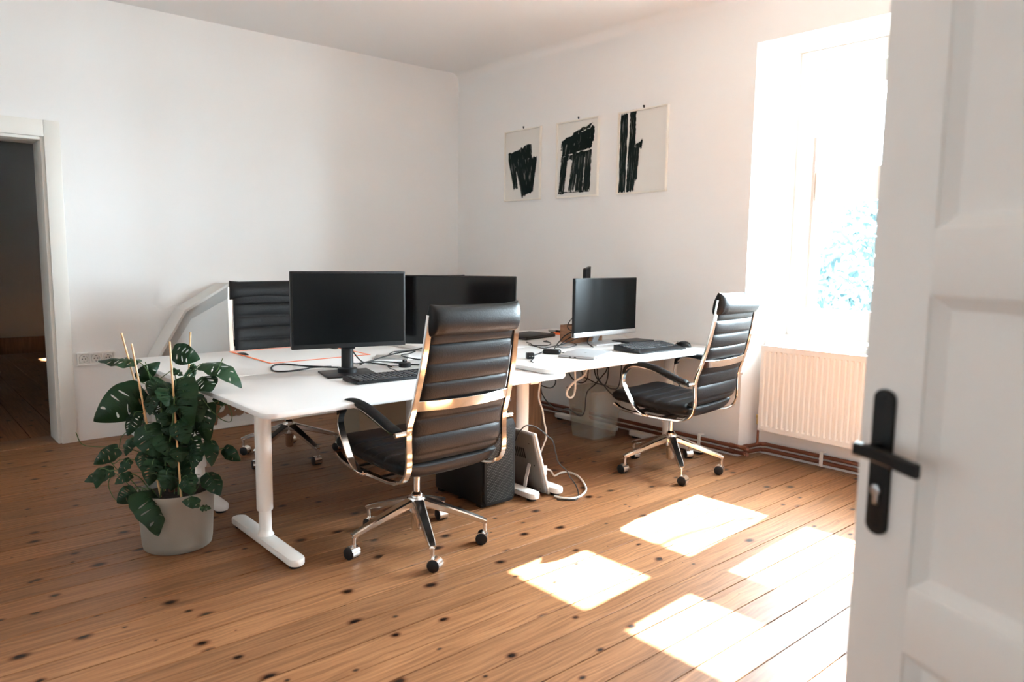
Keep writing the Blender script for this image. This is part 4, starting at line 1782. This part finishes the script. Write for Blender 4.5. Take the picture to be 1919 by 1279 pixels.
FLAT = [leaf_flat(k) for k in range(4)]
CAMDIR = Vector((-.28, -.96, .25)).normalized()
LEAVES = [(-0.091, 0.12, 0.787, -0.213, 0.215, 0.791, 0.088), (-0.077, 0.116, 0.665, -0.251, 0.145, 0.56, 0.129), (-0.095, 0.139, 0.709, -0.016, 0.12, 0.774, 0.031), (0.03, 0.074, 0.829, 0.12, 0.031, 0.794, 0.076), (0.125, -0.02, 0.778, 0.225, -0.150, 0.688, 0.048), (0.022, -0.042, 0.723, 0.036, -0.121, 0.549, 0.116), (-0.067, 0.013, 0.661, -0.093, -0.016, 0.588, 0.055), (-0.106, 0.014, 0.537, -0.091, -0.043, 0.421, 0.103), (-0.121, 0.075, 0.584, -0.161, 0.057, 0.499, 0.055), (0.117, -0.062, 0.613, 0.108, -0.104, 0.461, 0.074), (-0.189, 0.111, 0.431, -0.267, 0.156, 0.371, 0.057), (-0.212, 0.104, 0.342, -0.304, 0.152, 0.303, 0.031), (-0.251, 0.126, 0.353, -0.277, 0.111, 0.282, 0.022), (-0.15, -0.067, 0.284, -0.123, -0.152, 0.128, 0.118), (-0.159, -0.006, 0.275, -0.225, -0.008, 0.238, 0.065), (-0.009, -0.18, 0.347, -0.007, -0.224, 0.285, 0.065), (0.078, -0.163, 0.34, 0.099, -0.234, 0.264, 0.067), (0.016, -0.251, 0.245, -0.035, -0.212, 0.252, 0.039), (0.017, -0.254, 0.228, 0.048, -0.276, 0.223, 0.026), (0.166, -0.108, 0.416, 0.218, -0.148, 0.366, 0.05), (0.193, -0.126, 0.627, 0.15, -0.062, 0.624, 0.022), (-0.065, -0.115, 0.365, -0.082, -0.137, 0.299, 0.057), (0.114, -0.109, 0.462, 0.101, -0.152, 0.369, 0.046), (-0.138, 0.086, 0.473, -0.168, 0.076, 0.409, 0.05), (0.107, -0.06, 0.728, 0.118, -0.123, 0.678, 0.083), (-0.023, 0.074, 0.703, -0.008, -0.016, 0.631, 0.079), (0.065, -0.036, 0.653, 0.072, -0.112, 0.553, 0.083), (0.023, 0.043, 0.758, 0.049, 0.016, 0.731, 0.037), (0.097, 0.021, 0.773, 0.094, 0.004, 0.733, 0.024), (-0.023, 0.023, 0.626, -0.047, -0.021, 0.553, 0.074), (-0.003, -0.073, 0.557, 0.012, -0.126, 0.473, 0.074), (-0.054, -0.037, 0.502, -0.045, -0.084, 0.419, 0.074), (-0.107, 0.025, 0.424, -0.13, -0.019, 0.355, 0.057), (0.046, -0.074, 0.476, 0.061, -0.127, 0.391, 0.061), (0.067, -0.114, 0.424, 0.032, -0.133, 0.361, 0.046), (-0.094, -0.044, 0.4, -0.122, -0.073, 0.311, 0.065), (-0.155, 0.074, 0.385, -0.195, 0.088, 0.333, 0.041), (-0.16, 0.03, 0.331, -0.218, 0.049, 0.3, 0.037), (-0.041, 0.029, 0.562, -0.018, -0.029, 0.495, 0.069), (-0.086, 0.143, 0.615, -0.129, 0.147, 0.573, 0.055), (0.054, 0.047, 0.613, 0.017, 0.053, 0.531, 0.074), (0.119, -0.022, 0.531, 0.093, -0.037, 0.461, 0.065), (-0.006, 0.018, 0.428, -0.052, 0.02, 0.36, 0.055), (.03, .09, .60, .05, .15, .50, .08), (-.08, .10, .52, -.06, .17, .43, .08), (.06, .07, .45, .11, .12, .38, .07), (-.03, .12, .68, -.02, .17, .60, .07), (.08, .06, .69, .11, .10, .60, .08)]
rl = random.Random(21)
for k in range(40):
    a = rl.uniform(0, 2 * PI)
    r_ = rl.uniform(.03, .125)
    z = rl.uniform(.33, .73)
    b0 = (r_ * math.cos(a) * .6, r_ * math.sin(a) * .6 + .01, z)
    o_ = rl.uniform(.05, .085)
    LEAVES.append((*b0, b0[0] + math.cos(a) * o_ * .6, b0[1] + math.sin(a) * o_ * .6, z - o_ * rl.uniform(.5, 1.1), rl.uniform(.05, .085)))
for i, q in enumerate(LEAVES):
    base, tip, wd = Vector(q[:3]), Vector(q[3:6]), q[6]
    tip = base + (tip - base) * 1.1
    Y = tip - base
    L_ = Y.length
    Yn = Y.normalized()
    Nn = CAMDIR + Vector((rl.uniform(-.8, .8), rl.uniform(-.5, .5), rl.uniform(-.2, .8)))
    Nn = (Nn - Yn * Nn.dot(Yn)).normalized()
    Xn = Yn.cross(Nn).normalized()
    wd = max(wd, .46 * L_) * 1.3
    bend = rl.uniform(.06, .24)
    cup = rl.uniform(.05, .3)
    bm = FLAT[(3 if wd < .07 else i % 3)].copy()
    for v in bm.verts:
        x, y = v.co.x, v.co.y
        h = bend * L_ * math.sin(PI * max(0, min(1, y))) + cup * wd * abs(x) * 2 * (-1) + .004 * math.sin(y * 19 + i) * (abs(x) * 2)
        v.co = base + Xn * (x * wd) + Yn * (y * L_) + Nn * h
    tt = bm.copy()
    # real thickness
    for v in tt.verts:
        v.co -= Nn * .0008
    merge(bm, tt)
    fin('leaf', bm, LEAF, pl_, angle=80)
    # petiole to the pole or the pot
    bb = B()
    tz = min(max(base.z - .10, .235), .60)
    root = Vector((.0, .025, tz)) if base.z > .36 else Vector((base.x * .55, base.y * .55, .232))
    mid = base.lerp(root, .5) + Vector((rl.uniform(-.015, .015), rl.uniform(-.015, .015), .018 + .01 * rl.random()))
    tube(bb, [root, mid, base, base + Yn * .04 * L_ / .1], .0019, 6, 5)
    fin('stem', bb, STEM, pl_)
for s in range(6):
    bb = B()
    a = 2 * PI * s / 6 + .4
    r_ = .05 + .03 * (s % 2)
    tube(bb, [(r_ * math.cos(a), r_ * math.sin(a), .225), (r_ * .8 * math.cos(a + .3), r_ * .8 * math.sin(a + .3), .38), (r_ * .9 * math.cos(a + .8), r_ * .9 * math.sin(a + .8), .52), (r_ * 1.1 * math.cos(a + 1), r_ * 1.1 * math.sin(a + 1), .66)], .0034, 7)
    fin('stem', bb, STEM, pl_)
VINES = [[(0.098, -0.081, 0.637), (0.132, -0.121, 0.574), (0.154, -0.136, 0.602), (0.181, -0.154, 0.633)], [(0.126, -0.114, 0.583), (0.151, -0.141, 0.552), (0.179, -0.167, 0.542), (0.186, -0.168, 0.575), (0.173, -0.149, 0.625)], [(-0.315, 0.257, 0.49), (-0.298, 0.234, 0.44), (-0.247, 0.188, 0.43), (-0.189, 0.143, 0.432)], [(-0.105, 0.08, 0.534), (-0.057, 0.038, 0.535), (-0.024, 0.006, 0.517), (0.007, -0.022, 0.509)], [(-0.205, 0.135, 0.324), (-0.226, 0.146, 0.278), (-0.216, 0.129, 0.224), (-0.197, 0.108, 0.197)], [(0.123, -0.086, 0.742), (0.151, -0.109, 0.756), (0.174, -0.121, 0.809)], [(0.032, -0.057, 0.418), (0.064, -0.091, 0.383), (0.039, -0.078, 0.328), (0.066, -0.103, 0.319)], [(-0.239, 0.176, 0.396), (-0.206, 0.142, 0.36), (-0.178, 0.12, 0.379), (-0.144, 0.088, 0.361)], [(-0.219, 0.156, 0.378), (-0.181, 0.114, 0.324), (-0.119, 0.06, 0.325)], [(-0.141, 0.108, 0.506), (-0.172, 0.128, 0.47), (-0.181, 0.13, 0.424)], [(-0.074, 0.093, 0.789), (-0.062, 0.07, 0.707), (-0.05, 0.048, 0.635)], [(0.006, 0.017, 0.754), (-0.045, 0.055, 0.708), (-0.063, 0.069, 0.703)]]
for v in VINES:
    bb = B()
    tube(bb, v, .0018, 6)
    fin('aerial_root', bb, STEM, pl_)

# ------------------------------------------------------------------ outdoors
b = B()
box(b, .66, 40, -30, 30, -3.2, -3.0)
struct('ground', b, GROUNDM)


def tree(loc, h, r, label, seed):
    t = thing('tree', label, 'tree', loc, 0, 'trees outside the window')
    bb = B()
    tube(bb, [(0, 0, 0), (.1, .05, h * .4), (.0, .1, h * .8)], .16, 10, taper=(1, .4))
    fin('trunk', bb, BARK, t)
    bb = B()
    rnd = random.Random(seed)
    for k in range(3600):
        u = Vector((rnd.gauss(0, 1), rnd.gauss(0, 1), rnd.gauss(0, 1))).normalized() * r * rnd.uniform(.45, 1) ** .5
        c = Vector((0, 0, h * .8)) + Vector((u.x, u.y, u.z * 1.15))
        a = Vector((rnd.gauss(0, 1), rnd.gauss(0, 1), rnd.gauss(0, 1))).normalized() * .12
        n_ = a.orthogonal().normalized() * .07
        bb.faces.new([bb.verts.new(p) for p in (c - a, c + n_, c + a, c - n_)])
    fin('foliage', bb, TREELEAF, t, smooth=False)
    return t


tree((9.0, -.4, -3.0), 4.6, 1.7, 'leafy tree outside the window, pale in the glare', 2)

tb_ = thing('tree', 'slender tree beside the house whose drooping twigs cross the sun patches', 'tree', (3.0, -6.6, -3.0), 0, 'trees outside the window')
bb = B()
tube(bb, [(0, 0, 0), (.05, .05, 3), (0, .1, 6), (.02, .3, 8.2)], .12, 10, taper=(1, .4))
fin('trunk', bb, BARK, tb_)
bb = B()
tube(bb, [(.01, .15, 7.2), (.0, 1.2, 7.95), (.0, 2.4, 8.1), (.0, 3.05, 7.9), (.0, 3.11, 7.13), (.0, 3.14, 6.86), (.0, 3.34, 6.62), (.0, 3.29, 6.3), (.0, 3.21, 6.06), (.0, 3.17, 5.8)], .030, 8, taper=(1.3, .5))
fin('branch', bb, BARK, tb_)
